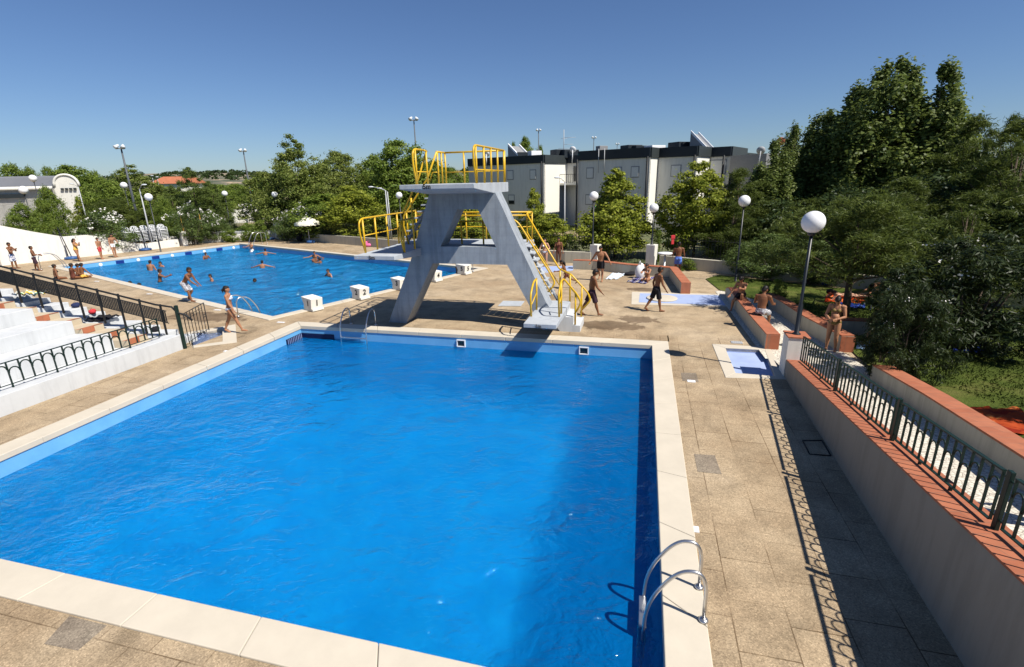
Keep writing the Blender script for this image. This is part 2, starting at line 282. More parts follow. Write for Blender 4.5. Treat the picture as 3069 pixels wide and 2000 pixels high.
# ------------------------------------------------ mesh building
def tag(o, label=None, cat=None, group=None, kind=None):
    if label: o['label'] = label
    if cat: o['category'] = cat
    if group: o['group'] = group
    if kind: o['kind'] = kind
    return o
def thing(name, loc, label, cat, group=None, rz=0):
    o = bpy.data.objects.new(name, None); col.objects.link(o); o.location = loc; o.rotation_euler = (0, 0, rz)
    o.empty_display_size = .2
    return tag(o, label, cat, group)
def copy_tree(o, parent=None):
    c = o.copy(); col.objects.link(c); c.parent = parent
    for ch in list(o.children): copy_tree(ch, c)
    return c
class MB:
    def __init__(s): s.v = []; s.f = []; s.sm = []
    def add(s, vs, fs, smooth=False):
        b = len(s.v); s.v += [tuple(v) for v in vs]; s.f += [[i+b for i in f] for f in fs]; s.sm += [smooth]*len(fs); return s
    def box(s, c, d, rz=0, tilt=None):
        cx, cy, cz = c; x, y, z = d[0]/2, d[1]/2, d[2]/2
        m = Matrix.Rotation(rz, 3, 'Z')
        if tilt is not None: m = tilt
        vs = [m @ Vector((a*x, b*y, e*z)) + Vector(c) for a in (-1, 1) for b in (-1, 1) for e in (-1, 1)]
        return s.add(vs, [[0, 1, 3, 2], [4, 6, 7, 5], [0, 4, 5, 1], [2, 3, 7, 6], [0, 2, 6, 4], [1, 5, 7, 3]])
    def hexa(s, b4, t4):
        vs = list(b4)+list(t4)
        return s.add(vs, [[3, 2, 1, 0], [4, 5, 6, 7], [0, 1, 5, 4], [1, 2, 6, 5], [2, 3, 7, 6], [3, 0, 4, 7]])
    def prism(s, poly, z0, z1):
        n = len(poly); z0 = z0 if hasattr(z0, '__len__') else [z0]*n; z1 = z1 if hasattr(z1, '__len__') else [z1]*n
        vs = [(p[0], p[1], z0[i]) for i, p in enumerate(poly)]+[(p[0], p[1], z1[i]) for i, p in enumerate(poly)]
        area = sum(poly[i][0]*poly[(i+1) % n][1]-poly[(i+1) % n][0]*poly[i][1] for i in range(n))
        fs = [list(range(n, 2*n)), list(range(n-1, -1, -1))]+[[i, (i+1) % n, n+(i+1) % n, n+i] for i in range(n)]
        if area < 0: fs = [f[::-1] for f in fs]
        return s.add(vs, fs)
    def extr(s, prof, A, B):   # extrude a closed 3d profile from A to B (offset vectors)
        n = len(prof); A = Vector(A); B = Vector(B)
        vs = [Vector(p)+A for p in prof]+[Vector(p)+B for p in prof]
        return s.add(vs, [list(range(n-1, -1, -1)), list(range(n, 2*n))]+[[i, (i+1) % n, n+(i+1) % n, n+i] for i in range(n)])
    def tube(s, pts, r, k=8, cap=True):
        pts = [Vector(p) for p in pts]; rs = r if hasattr(r, '__len__') else [r]*len(pts); n = len(pts); rings = []
        prev = None
        for i, p in enumerate(pts):
            d = (pts[min(i+1, n-1)]-pts[max(i-1, 0)]); d = d.normalized() if d.length > 1e-9 else Vector((0, 0, 1))
            if prev is None: u = d.orthogonal().normalized()
            else:
                u = prev-d*prev.dot(d); u = u.normalized() if u.length > 1e-6 else d.orthogonal().normalized()
            prev = u; w = d.cross(u)
            rings.append([p+(u*math.cos(a)+w*math.sin(a))*rs[i] for a in [2*math.pi*j/k for j in range(k)]])
        vs = [v for rg in rings for v in rg]; fs = []
        for i in range(n-1):
            for j in range(k): fs.append([i*k+j, i*k+(j+1) % k, (i+1)*k+(j+1) % k, (i+1)*k+j])
        if cap: fs += [list(range(k-1, -1, -1)), [(n-1)*k+j for j in range(k)]]
        return s.add(vs, fs, True)
    def lathe(s, prof, c=(0, 0, 0), k=24, smooth=True):
        c = Vector(c); vs = []; fs = []
        for r, z in prof: vs += [c+Vector((r*math.cos(2*math.pi*j/k), r*math.sin(2*math.pi*j/k), z)) for j in range(k)]
        for i in range(len(prof)-1):
            for j in range(k): fs.append([i*k+j, i*k+(j+1) % k, (i+1)*k+(j+1) % k, (i+1)*k+j])
        fs += [list(range(k-1, -1, -1)), [(len(prof)-1)*k+j for j in range(k)]]
        return s.add(vs, fs, smooth)
    def ell(s, c, r, m=None, k=16, h=10):
        c = Vector(c); m = m or Matrix.Identity(3); vs = []; fs = []
        for i in range(h+1):
            th = math.pi*i/h
            for j in range(k):
                a = 2*math.pi*j/k; vs.append(c+m @ Vector((r[0]*math.sin(th)*math.cos(a), r[1]*math.sin(th)*math.sin(a), -r[2]*math.cos(th))))
        for i in range(h):
            for j in range(k): fs.append([i*k+j, i*k+(j+1) % k, (i+1)*k+(j+1) % k, (i+1)*k+j])
        return s.add(vs, fs, True)
    def build(s, name, mat, parent=None, at=None, bevel=0):
        off = Vector((0, 0, 0))
        if parent is not None and at is None: off = parent.location.copy()
        if at is not None: off = Vector(at)
        if parent is not None and parent.parent is not None and at is None: off = parent['_w'] if '_w' in parent else off
        me = bpy.data.meshes.new(name); me.from_pydata([Vector(v)-off for v in s.v], [], s.f); me.polygons.foreach_set('use_smooth', s.sm); me.update()
        me.materials.append(mat); o = bpy.data.objects.new(name, me); col.objects.link(o)
        if parent is not None: o.parent = parent
        elif at is not None: o.location = at
        if bevel:
            md = o.modifiers.new('bevel', 'BEVEL'); md.width = bevel; md.segments = 2; md.limit_method = 'ANGLE'; md.angle_limit = R(50)
        return o
# children of a part whose own origin is its thing's origin: same offset as the thing
def sub(mb, name, mat, part, bevel=0):
    root = part
    while root.parent is not None: root = root.parent
    o = mb.build(name, mat, None, bevel=bevel); me = o.data
    for v in me.vertices: v.co -= root.location
    o.parent = part; return o
def arc(p0, p1, p2, n=8):      # quadratic corner
    p0, p1, p2 = Vector(p0), Vector(p1), Vector(p2)
    return [p0*(1-t)**2+p1*2*t*(1-t)+p2*t*t for t in [i/n for i in range(n+1)]]
def rounded(pts, r, n=5):
    pts = [Vector(p) for p in pts]; out = [pts[0]]
    for i in range(1, len(pts)-1):
        a = (pts[i-1]-pts[i]); b = (pts[i+1]-pts[i]); ra = min(r, a.length*.45); rb = min(r, b.length*.45)
        out += arc(pts[i]+a.normalized()*ra, pts[i], pts[i]+b.normalized()*rb, n)
    return out+[pts[-1]]
def textmesh(name, body, size, mat, parent, loc, xdir, updir, extrude=.004, bold=0):
    c = bpy.data.curves.new(name, 'FONT'); c.body = body; c.size = size; c.extrude = extrude; c.offset = bold; c.align_x = 'CENTER'; c.align_y = 'CENTER'
    t = bpy.data.objects.new(name, c); dg = bpy.context.evaluated_depsgraph_get()
    col.objects.link(t); dg = bpy.context.evaluated_depsgraph_get(); me = bpy.data.meshes.new_from_object(t.evaluated_get(dg)); bpy.data.objects.remove(t)
    x = Vector(xdir).normalized(); y = Vector(updir).normalized(); z = x.cross(y)
    root = parent
    while root.parent is not None: root = root.parent
    mm = Matrix([[x[i], y[i], z[i]] for i in range(3)]); L = Vector(loc)-root.location
    for v in me.vertices: v.co = mm @ v.co + L
    me.materials.clear(); me.materials.append(mat); o = bpy.data.objects.new(name, me); col.objects.link(o); o.parent = parent; return o
def sheet(name, outer, holes, z, mat, kind='structure', label=None):
    loops = [[Vector((p[0], p[1], 0)) for p in outer]]+[[Vector((p[0], p[1], 0)) for p in h] for h in holes]
    flat = [p for lp in loops for p in lp]; tris = tessellate_polygon(loops)
    me = bpy.data.meshes.new(name); zz = z if callable(z) else (lambda x, y: z)
    fs = []
    for t in tris:
        a, b, c = [flat[i] for i in t]
        fs.append(t if (b-a).cross(c-a).z > 0 else (t[0], t[2], t[1]))
    me.from_pydata([(p.x, p.y, zz(p.x, p.y)) for p in flat], [], fs); me.materials.append(mat); o = bpy.data.objects.new(name, me); col.objects.link(o)
    return tag(o, label=label, kind=kind)
# ================================================ SETTING: ground, pools
def xy(v): return (v[0], v[1])
PA = [W(-11.81, 3.75), W(.49, 3.75), W(.49, 14.95), W(-11.81, 14.95)]
CW = .46
CA = [W(-11.81-CW, 3.75-CW), W(.49+CW, 3.75-CW), W(.49+CW, 14.95+CW), W(-11.81-CW, 14.95+CW)]
Q1, Q2, Q3, Q4 = gp(817.6, 950.6), gp(1436, 806), gp(717.4, 731), gp(169, 798)
PB = [Q1, Q2, Q3, Q4]
def grow(poly, d):
    n = len(poly); out = []
    for i in range(n):
        a, b, c = poly[i-1], poly[i], poly[(i+1) % n]
        e1 = (b-a).normalized(); e2 = (c-b).normalized(); n1 = Vector((e1.y, -e1.x, 0)); n2 = Vector((e2.y, -e2.x, 0))
        k = (n1+n2); k = k/(k.dot(n1)) if k.length > .01 else n1
        out.append(b+k*d)
    return out
CB = grow(PB, .38)
FBR = [Vector((6.29, 13.97, 0)), Vector((7.33, 13.72, 0)), Vector((6.62, 11.72, 0)), Vector((5.74, 11.99, 0))][::-1]
FBRo = [Vector((6.05, 14.36, 0)), Vector((7.58, 13.95, 0)), Vector((6.86, 11.50, 0)), Vector((5.36, 11.71, 0))][::-1]
FBL = [Vector((-10.34, 17.2, 0)), Vector((-9.52, 15.72, 0)), Vector((-10.32, 15.36, 0)), Vector((-11.2, 16.76, 0))][::-1]
FBLo = [Vector((-10.2, 17.83, 0)), Vector((-9.0, 15.62, 0)), Vector((-10.16, 15.16, 0)), Vector((-11.45, 16.9, 0))][::-1]
DK = [(-60, -8), (20, -8), (20, 19), (15.34, 21.5), (10.2, 26.5), (8, 28.4), (5.1, 31), (3.3, 30.5), (-9.8, 39.6), (-21.3, 48.1), (-22.3, 48.8), (-28, 48.8), (-60, 60)]
sheet('pool_deck', DK, [[xy(p) for p in h] for h in (CA, PB, FBR, FBL)], 0, M['deck'])
sheet('ground', [(-2500, -60), (2500, -60), (2500, 3500), (-2500, 3500)], [[p for p in DK]], -.12, M['terrain'])
def strip(name, pts, mat, z=.004): return sheet(name, [xy(p) for p in pts], [], z, mat)
sheet('paving_slabs', [xy(p) for p in (W(.952, .5), W(5.6, .5), W(5.6, 16.1), W(.952, 16.1))], [[xy(p) for p in FBRo]], .004, M['paveB'])
strip('paving_slabs', [W(-14.2, 1.0), W(.948, 1.0), W(.948, 3.288), W(-14.2, 3.288)], M['paveA'])
strip('paving_slabs', [W(-13.85, 3.255), W(-12.31, 3.255), W(-12.31, 15.4), W(-13.85, 15.4)], M['paveB'])
strip('paving_slabs', [W(-6.5, 15.45), W(.985, 15.45), W(.985, 16.1), W(-6.5, 16.1)], M['paveA'])
def coping(name, inner, outer, mat, h=.03, lab=None, depth=.1, over=.025):
    mb = MB(); n = len(inner); inn = grow(inner, -over)
    for i in range(n):
        a, b, c, d = outer[i], outer[(i+1) % n], inn[(i+1) % n], inn[i]
        L = (b-a).length; k = max(1, int(L/1.5))
        for j in range(k):
            t0, t1 = j/k, (j+1)/k; g = .004/L
            p = [a.lerp(b, t0+g), a.lerp(b, t1-g), d.lerp(c, t1-g), d.lerp(c, t0+g)]
            mb.hexa([q+Vector((0, 0, -depth)) for q in p], [q+Vector((0, 0, h)) for q in p])
    o = mb.build(name, mat, bevel=.012); tag(o, kind='structure'); return o
coping('diving_pool_coping', PA, CA, M['coping'])
coping('swimming_pool_coping', PB, CB, M['coping'])
coping('foot_bath_coping', FBR, FBRo, M['coping'], .02, depth=.09, over=0)
coping('foot_bath_coping', FBL, FBLo, M['coping'], .02, depth=.09, over=0)
def basin(name, poly, depth, mat, wname, wmat, wz, sub_=None):
    mb = MB(); n = len(poly); lo = [p+Vector((0, 0, -depth)) for p in poly]; hi = [p+Vector((0, 0, -.002)) for p in poly]
    mb.add(lo, [list(range(n))])
    mid = [p+Vector((0, 0, wz-.02)) for p in poly]; mr = MB()
    for i in range(n): mb.add([mid[i], mid[(i+1) % n], lo[(i+1) % n], lo[i]], [[0, 1, 2, 3]]); mr.add([hi[i], hi[(i+1) % n], mid[(i+1) % n], mid[i]], [[0, 1, 2, 3]])
    o = mb.build(name, mat); tag(o, kind='structure'); tag(mr.build(name+'_rim', M['band1'] if depth > 1 else mat), kind='structure')
    w = sheet(wname, [xy(p) for p in grow(poly, -.003)], [], wz, wmat); return o
basin('diving_pool', PA, 3.3, M['basin1'], 'diving_pool_water', M['water1'], -.42)
basin('swimming_pool', PB, 1.35, M['basin2'], 'swimming_pool_water', M['water2'], -.38)
basin('foot_bath', FBR, .11, M['paleblue'], 'x', M['paleblue'], -.108)
basin('foot_bath', FBL, .16, M['paleblue'], 'foot_bath_water', M['waterF'], -.06)
bpy.data.objects.remove(bpy.data.objects['x'])
# shallow shower basin, pale blue with a raised round pad
s0 = [Vector((5.39, 21.84, 0)), Vector((4.83, 19.55, 0)), Vector((8.55, 18.8, 0)), Vector((9.0, 21.0, 0))]
strip('shower_basin', s0, M['coping'], .006)
s1 = [Vector((5.66, 21.5, 0)), Vector((5.2, 19.85, 0)), Vector((8.45, 19.02, 0)), Vector((8.9, 20.75, 0))]
strip('shower_basin_floor', s1, M['paleblue'], .010)
mb = MB(); mb.lathe([(.62, .011), (.62, .05), (.6, .055)], (6.3, 20.4, 0), 32); tag(mb.build('shower_pad', M['coping']), 'round raised pale pad in the middle of the shallow blue shower basin', 'shower pad')
# pale wet floor patch by the back showers
strip('wet_patch', [gp(1600, 800), gp(1725, 797), gp(1716, 812), gp(1585, 822)], M['paleblue'], .006)
M['gravel'] = deck_mat('rough_slab', None)
for nd in M['gravel'].node_tree.nodes:
    if nd.type == 'VALTORGB' and len(nd.color_ramp.elements) == 3 and nd.color_ramp.elements[0].color[1] < .3 and nd.color_ramp.elements[0].color[1] > .2:
        for e_, c_ in zip(nd.color_ramp.elements, ((.17, .135, .10), (.24, .195, .145), (.32, .27, .2))): e_.color = (*c_, 1)
for q_ in (((2080, 1362), (2142, 1366), (2163, 1423), (2091, 1415)), ((2040, 1118), (2086, 1119), (2094, 1146), (2045, 1142)), ((132, 1932), (208, 1848), (322, 1876), (234, 1952))):
    strip('paving_slab', [gp(*p_) for p_ in q_][::-1], M['gravel'], .0075)
# lane lines on the swimming pool floor
u2 = (Q2-Q1).normalized(); n2 = Vector((-u2.y, u2.x, 0)); d41 = (Q4-Q1); d32 = (Q3-Q2)
for i in range(5):
    f = (i+.5)/5; a = Q1.lerp(Q2, f); b = Q4.lerp(Q3, f); e = (b-a).normalized(); w = Vector((-e.y, e.x, 0))*.13
    p0 = a+e*1.5; p1 = b-e*1.5
    strip('lane_line', [p0-w, p0+w, p1+w, p1-w], M['lane'], -1.346)

# pool fittings
t = thing('overflow_grate', W(-11.81, 14.95, -.3), 'dark barred overflow opening in the far left corner of the diving pool', 'grate')
mb = MB(); mb.box(W(-11.14, 14.925, -.37), (1.34, .04, .24), AZ).box(W(-11.785, 14.5, -.37), (.04, .82, .24), AZ); mb.build('opening', M['darkgrate'], t)
mb = MB()
for i in range(9): mb.box(W(-11.76, 14.14+.09*i, -.37), (.02, .012, .24), AZ)
mb.build('bars', M['paleblue'], t)
for s, lab in ((-5.66, 'square white framed skimmer opening in the far pool wall, left of the low diving platform'), (-1.58, 'square white framed skimmer opening in the far pool wall, near the right corner')):
    t = thing('skimmer', W(s, 14.92, -.28), lab, 'skimmer', 'skimmer openings in the far wall of the diving pool')
    mb = MB()
    for dz in (-.11, .11): mb.box(W(s, 14.925, -.28+dz), (.30, .05, .03), AZ)
    for ds in (-.135, .135): mb.box(W(s+ds, 14.925, -.28), (.03, .05, .19), AZ)
    mb.build('frame', M['whitep'], t)
    mb = MB(); mb.box(W(s, 14.94, -.28), (.24, .02, .19), AZ); mb.build('opening', M['darkglass'], t)
# square inlets and round lamps along the back wall of the swimming pool
d43 = (Q3-Q4); L43 = d43.length; e43 = d43.normalized(); in43 = Vector((e43.y, -e43.x, 0)); a43 = math.atan2(e43.y, e43.x)
def on43(px, py, z):
    d = ray(px, py); nn = np.array(in43); k = (nn@np.array(Q4)-nn@np.array([0, 0, CH]))/(nn@d); p = np.array([0, 0, CH])+k*d
    return Vector((p[0], p[1], z))
nm = ['first', 'second', 'third', 'fourth', 'fifth']
for i, (px, py) in enumerate(((360, 789), (467, 776), (565, 763), (658, 752))):
    p = on43(px, py, -.3)+in43*.03
    mb = MB(); mb.box(p, (.5, .06, .3), a43)
    tag(mb.build('pool_inlet', M['grate']), f'dark blue square inlet on the back wall of the swimming pool, {nm[i]} from the left', 'inlet', 'blue inlets along the back wall of the swimming pool')
for i, (px, py) in enumerate(((301, 792), (414, 778), (516, 765), (612, 753), (700, 743))):
    p = on43(px, py, -.28)+in43*.02; mb = MB(); m3 = Matrix.Rotation(a43, 3, 'Z')
    mb.ell(p, (.12, .03, .12), m3); tag(mb.build('pool_lamp', M['whitep']), f'round white underwater lamp in the back wall of the swimming pool, {nm[i]} from the left', 'pool lamp', 'round lamps along the back wall of the swimming pool')

def deck_plate(name, px, py, w, lab, rz=AZ, d=.1, mat='whitep'):
    p = gp(px, py); mb = MB(); mb.box(p+Vector((0, 0, .010)), (w, d, .012), rz); tag(mb.build(name, M[mat]), lab, 'plate')
for (px, py, lab) in ((2072, 1144, 'small white plate set in the slabs left of the blue foot bath'), (2074, 1587, 'small white plate set in the slabs above the near ladder'),
                      (62, 1324, 'thin white plate on the deck beside the left coping, low at the picture edge'), (545, 878, 'small white plate on the deck behind the crouching boy'), (290, 844, 'small white plate on the deck right of the three seated bathers'),
                      (652, 930, 'small white plate on the deck left of the girl in the bikini'), (684, 1054, 'small white plate by the left corner of the diving pool'), (842, 967, 'small white plate between the two pools')):
    if px == 2072 or px == 2074: deck_plate('marker_plate', px, py, .19, lab, AZ, .13)
    elif px == 545: deck_plate('marker_plate', 448, 882, .3, lab)
    else: deck_plate('marker_plate', px, py, .3, lab)
mb = MB(); g = [gp(*p) for p in ((1492, 919), (1561, 919), (1572, 905), (1508, 904))]; mb.hexa([p+Vector((0, 0, .002)) for p in g], [p+Vector((0, 0, .035)) for p in g])
tag(mb.build('deck_hatch', M['slab'], bevel=.01), 'grey concrete inspection hatch on the deck under the diving tower', 'hatch')
mb = MB(); p = gp(2208, 1028); mb.box(p+Vector((0, 0, .012)), (.32, .2, .02), AZ); 
for i in range(5): mb.box(p+av*(-.12+.06*i)+Vector((0, 0, .026)), (.012, .18, .006), AZ)
tag(mb.build('drain_grate', M['greypole']), 'small grey drain grate behind the blue foot bath', 'drain')
mb = MB(); g = [gp(*p) for p in ((2405, 1322), (2463, 1322), (2490, 1368), (2426, 1363))]
for i in range(4):
    a, b = g[i]+Vector((0, 0, .012)), g[(i+1) % 4]+Vector((0, 0, .012)); mb.tube([a, b], .012, 4)
tag(mb.build('hatch_frame', M['black']), 'dark square frame of an inspection cover in the shade of the ramp wall', 'cover')

# pool ladders
def ladder(base, out, side, lab, grp=None, h=.72, back=.72, low=-.9, lower=True, w=.5, reach=.42):
    """base: coping edge point; out: unit vector away from water; side: unit vector along the edge"""
    t = thing('pool_ladder', base, lab, 'ladder', grp)
    for sg in (-.5, .5):
        o = base+side*sg*w; p = [o+out*back, o+out*(back-.01)+Vector((0, 0, h*1.02)), o+out*(back*.25)+Vector((0, 0, h*1.02)), o-out*.22+Vector((0, 0, .12)), o-out*.24+Vector((0, 0, low))]
        p = rounded(p, .30, 8); mb = MB(); mb.tube(p, .022, 10); mb.build('handrail', M['steel'], t)
        mb = MB(); mb.lathe([(.055, 0), (.055, .02), (.03, .035)], o+out*back+Vector((0, 0, .004)), 16); mb.build('foot_flange', M['steel'], t)
    for i in range(3):
        z = -.28-.26*i; c = base-out*.24+Vector((0, 0, z)); mb = MB(); a = math.atan2(side.y, side.x); mb.box(c, (w-.02, .09, .03), a); mb.build('step', M['steel'], t, bevel=.005)
    return t
ladder(W(.49, 5.13, .03), av, cv, 'shiny steel pool ladder on the near right edge of the diving pool', 'steel pool ladders', back=.42, h=.64, w=.50)
ladder(W(-9.55, 14.95, .03), cv, av, 'dark shaded handrail loops on the diving pool edge left of the tower leg', 'steel pool ladders', back=.5, h=.62, w=1.0)
e14 = (Q4-Q1).normalized(); o14 = Vector((-e14.y, e14.x, 0))
if o14.dot(Q2-Q1) > 0: o14 = -o14
ladder(gp(752, 938)+Vector((0, 0, .03)), o14, e14, 'steel pool ladder at the swimming pool corner behind the girl in the bikini', 'steel pool ladders', back=.65, w=.6)
ladder(gp(185, 802)+Vector((0, 0, .03)), o14, e14, 'steel pool ladder at the far left corner of the swimming pool', 'steel pool ladders', back=1.1, h=.95, w=.7)
o23 = Vector(((Q3-Q2).normalized().y, -(Q3-Q2).normalized().x, 0)); e23 = (Q3-Q2).normalized()
if o23.dot(Q1-Q2) > 0: o23 = -o23
ladder(gp(760, 736)+Vector((0, 0, .03)), o23, e23, 'steel pool ladder at the far edge of the swimming pool with a bather on it', 'steel pool ladders', back=1.0, h=1.0, w=.8)
ladder(Q2.lerp(Q1, .1)+Vector((0, 0, .03))+n2*.0, -n2, u2, 'dark ladder beside the fifth starting block', 'steel pool ladders', back=.4, h=.55, w=.5)

# starting blocks
words = ['one', 'two', 'three', 'four', 'five']
nvec = n2 if n2.dot(Q4-Q1) > 0 else -n2
for i in range(5):
    uo = (1.26, 3.6, 5.9, 8.2, 10.49)[i]; o = Q1+u2*uo; w = u2*.52
    t = thing('starting_block', o+w*.5-nvec*.4, f'white starting block with the number {i+1} at the head of lane {words[i]}', 'starting block', 'numbered starting blocks along the swimming pool')
    prof = [(-.70, .13), (-.75, .60), (-.02, .66), (-.05, .55), (-.16, .30), (-.10, .004), (-.70, .004)]
    prof = [(-.66, .12), (-.72, .52), (-.04, .57), (-.06, .50), (-.17, .26), (-.12, .12)]
    P = [o+nvec*a+Vector((0, 0, b)) for a, b in prof]
    mb = MB(); mb.extr(P, (0, 0, 0), w); b = mb.build('body', M['white'], t, bevel=.008)
    mb = MB(); c = o+w*.5-nvec*.44; mb.box(c+Vector((0, 0, .074)), (.505, .60, .09), math.atan2(u2.y, u2.x)); mb.build('plinth', M['white'], t, bevel=.006)
    face_up = Vector(((-.06)*nvec.x/1, (-.06)*nvec.y, .475)).normalized()
    c = o+w*.5-nvec*.693+Vector((0, 0, .325))-nvec*.008
    textmesh('number', str(i+1), .33, M['black'], t, c, u2, face_up, .003, .008)
    c = o-u2*.006-nvec*.46+Vector((0, 0, .33)); textmesh('number', str(i+1), .31, M['black'], t, c, -nvec, (0, 0, 1), .003, .010)

# ================================================ DIVING TOWER
T = thing('diving_tower', W(-5.7, 16.4), 'tall blue grey concrete diving tower with three platforms and yellow rails', 'diving tower')
def plane_piece(mb, poly, t0, t1):
    n = len(poly); a = [W(s, t0, z) for s, z in poly]; b = [W(s, t1, z) for s, z in poly]
    mb.add(a+b, [list(range(n)), list(range(2*n-1, n-1, -1))]+[[(i+1) % n, i, n+i, n+(i+1) % n] for i in range(n)])
mb = MB(); t0, t1 = 16.0, 16.75
plane_piece(mb, [(-8.85, -.02), (-8.15, -.02), (-6.95, 2.2), (-7.80, 2.2)], t0, t1)
plane_piece(mb, [(-7.80, 2.2), (-6.95, 2.2), (-4.29, 2.2), (-3.55, 2.2), (-3.83, 2.78), (-4.66, 2.78), (-6.62, 2.78), (-7.57, 2.78)], t0, t1)
plane_piece(mb, [(-4.29, 2.2), (-3.08, -.02), (-2.53, -.02), (-3.55, 2.2)], t0, t1)
plane_piece(mb, [(-7.57, 2.78), (-6.62, 2.78), (-5.95, 4.0), (-7.10, 4.0)], t0, t1)
plane_piece(mb, [(-4.66, 2.78), (-3.83, 2.78), (-4.38, 4.0), (-5.23, 4.0)], t0, t1)
plane_piece(mb, [(-7.10, 4.0), (-5.95, 4.0), (-5.23, 4.0), (-4.38, 4.0), (-4.63, 4.52), (-6.90, 4.52)], t0, t1)
mb.build('frame', M['concrete'], T)
# top platform: thin over the water, deepening to the frame
mb = MB(); sl, sr_ = -6.97, -4.66
prof = [(14.0, 4.82), (14.0, 4.69), (16.0, 4.50), (17.8, 4.50), (17.8, 4.82)]
mb.extr([W(sl, a, b) for a, b in prof], (0, 0, 0), av*(sr_-sl)); mb.build('top_platform', M['slab'], T, bevel=.01)
mb = MB(); prof = [(14.0, 2.73), (14.0, 2.61), (15.8, 2.48), (18.7, 2.48), (18.7, 2.73)]
mb.extr([W(-8.72, a, b) for a, b in prof], (0, 0, 0), av*1.38)
prof = [(16.76, 2.728), (16.76, 2.48), (18.7, 2.48), (18.7, 2.728)]
mb.extr([W(-7.338, a, b) for a, b in prof], (0, 0, 0), av*3.4); mb.build('middle_platform', M['slab'], T, bevel=.008)
if 0: mb.hexa([W(-8.4, 17.3, -.02), W(-7.4, 17.3, -.02), W(-7.4, 17.7, -.02), W(-8.4, 17.7, -.02)], [W(-8.4, 17.3, 2.478), W(-7.4, 17.3, 2.478), W(-7.4, 17.7, 2.478), W(-8.4, 17.7, 2.478)])
# low platform and steps
mb = MB(); prof = [(14.02, .78), (14.02, .655), (15.94, .60), (15.94, .60), (17.1, .60), (17.1, .78)]
mb.extr([W(-3.3, a, b) for a, b in prof], (0, 0, 0), av*.99); mb.build('low_platform', M['slab'], T, bevel=.008)
mb = MB(); plane_piece(mb, [(-2.49, -.01), (-1.83, -.01), (-1.83, .23), (-2.075, .23), (-2.075, .51), (-2.312, .51), (-2.312, .597), (-2.9, .597), (-2.9, .5)], 15.95, 17.08)
mb.build('steps', M['greywhite'], T)
mb = MB(); mb.box(W(-2.9, 16.95, .3), (.6, .25, .59), AZ); mb.build('stair_foot', M['greywhite'], T)
for k in range(8):
    z = 1.02+.235*k; s = -2.52-.44*z; mb = MB(); mb.box(W(s-.10, 17.25, z), (.24, .8, .05), AZ); mb.build('stair_tread', M['slab'], T, bevel=.01)
for k in range(8):
    z = 2.98+.225*k; s = -8.35+.16*k; mb = MB(); mb.box(W(s, 17.22, z), (.22, .6, .05), AZ); mb.build('stair_tread', M['slab'], T, bevel=.01)
mb = MB(); mb.tube([W(-2.75, 17.25, .7), W(-3.85, 17.25, 2.6)], .06, 6).tube([W(-8.45, 17.22, 2.75), W(-7.1, 17.22, 4.6)], .06, 6); mb.build('stair_stringer', M['slab'], T)
RR = .031
def rail(paths, name='guard_rail', mat='yellow', r=RR, tower=True):
    mb = MB()
    for p in paths:
        rr = r
        if isinstance(p, tuple) and p[0] == 'thin': p = p[1]; rr = r*.62
        mb.tube([W(*q) for q in p], rr, 8)
    return mb.build(name, M[mat], T)
def W3(l, k=.2): return [tuple(q) for q in rounded([Vector(p) for p in l], k)]
zt_ = 4.82
# top platform rails
rail([W3([(-4.72, 17.5, 5.86), (-4.72, 14.25, 5.86), (-4.72, 14.2, 5.45), (-4.72, 14.42, zt_)], .25)]+[[(-4.72, t, 5.85), (-4.72, t, zt_)] for t in (14.45, 15.2, 15.95, 16.7, 17.5)]+[('thin', [(-4.72, 14.4, 5.2), (-4.72, 17.5, 5.2)])])
rail([[(-6.9, 17.6, 5.86), (-4.72, 17.6, 5.86)], ('thin', [(-6.9, 17.6, 5.2), (-4.72, 17.6, 5.2)])]+[[(s, 17.6, 5.85), (s, 17.6, zt_)] for s in (-6.9, -6.2, -5.45, -4.72)])
rail([W3([(-6.9, 15.75, 5.86), (-6.9, 14.95, 5.86), (-6.9, 14.9, 5.4), (-6.9, 15.1, zt_)], .25), [(-6.9, 15.12, 5.85), (-6.9, 15.12, zt_)], [(-6.9, 15.95, 5.85), (-6.9, 15.95, zt_)], [(-6.9, 15.75, 5.86), (-6.9, 16.0, 5.84)], ('thin', [(-6.9, 15.1, 5.2), (-6.9, 16.1, 5.2)]), [(-6.9, 16.0, 5.84), (-7.25, 16.0, 5.0), (-7.9, 16.0, 3.9)]])
rail([[(-6.9, 16.85, 5.86), (-6.9, 17.6, 5.86)], [(-6.9, 16.9, 5.85), (-6.9, 16.9, zt_)], [(-6.9, 17.25, 5.85), (-6.9, 17.25, zt_)], [(-6.9, 16.85, 5.86), (-7.3, 16.85, 5.0), (-8.3, 16.85, 3.75), (-8.35, 16.85, 3.4), (-8.2, 16.85, 2.74)], ('thin', [(-6.9, 16.9, 5.2), (-7.1, 16.88, 5.2), (-7.45, 16.85, 4.4)])])
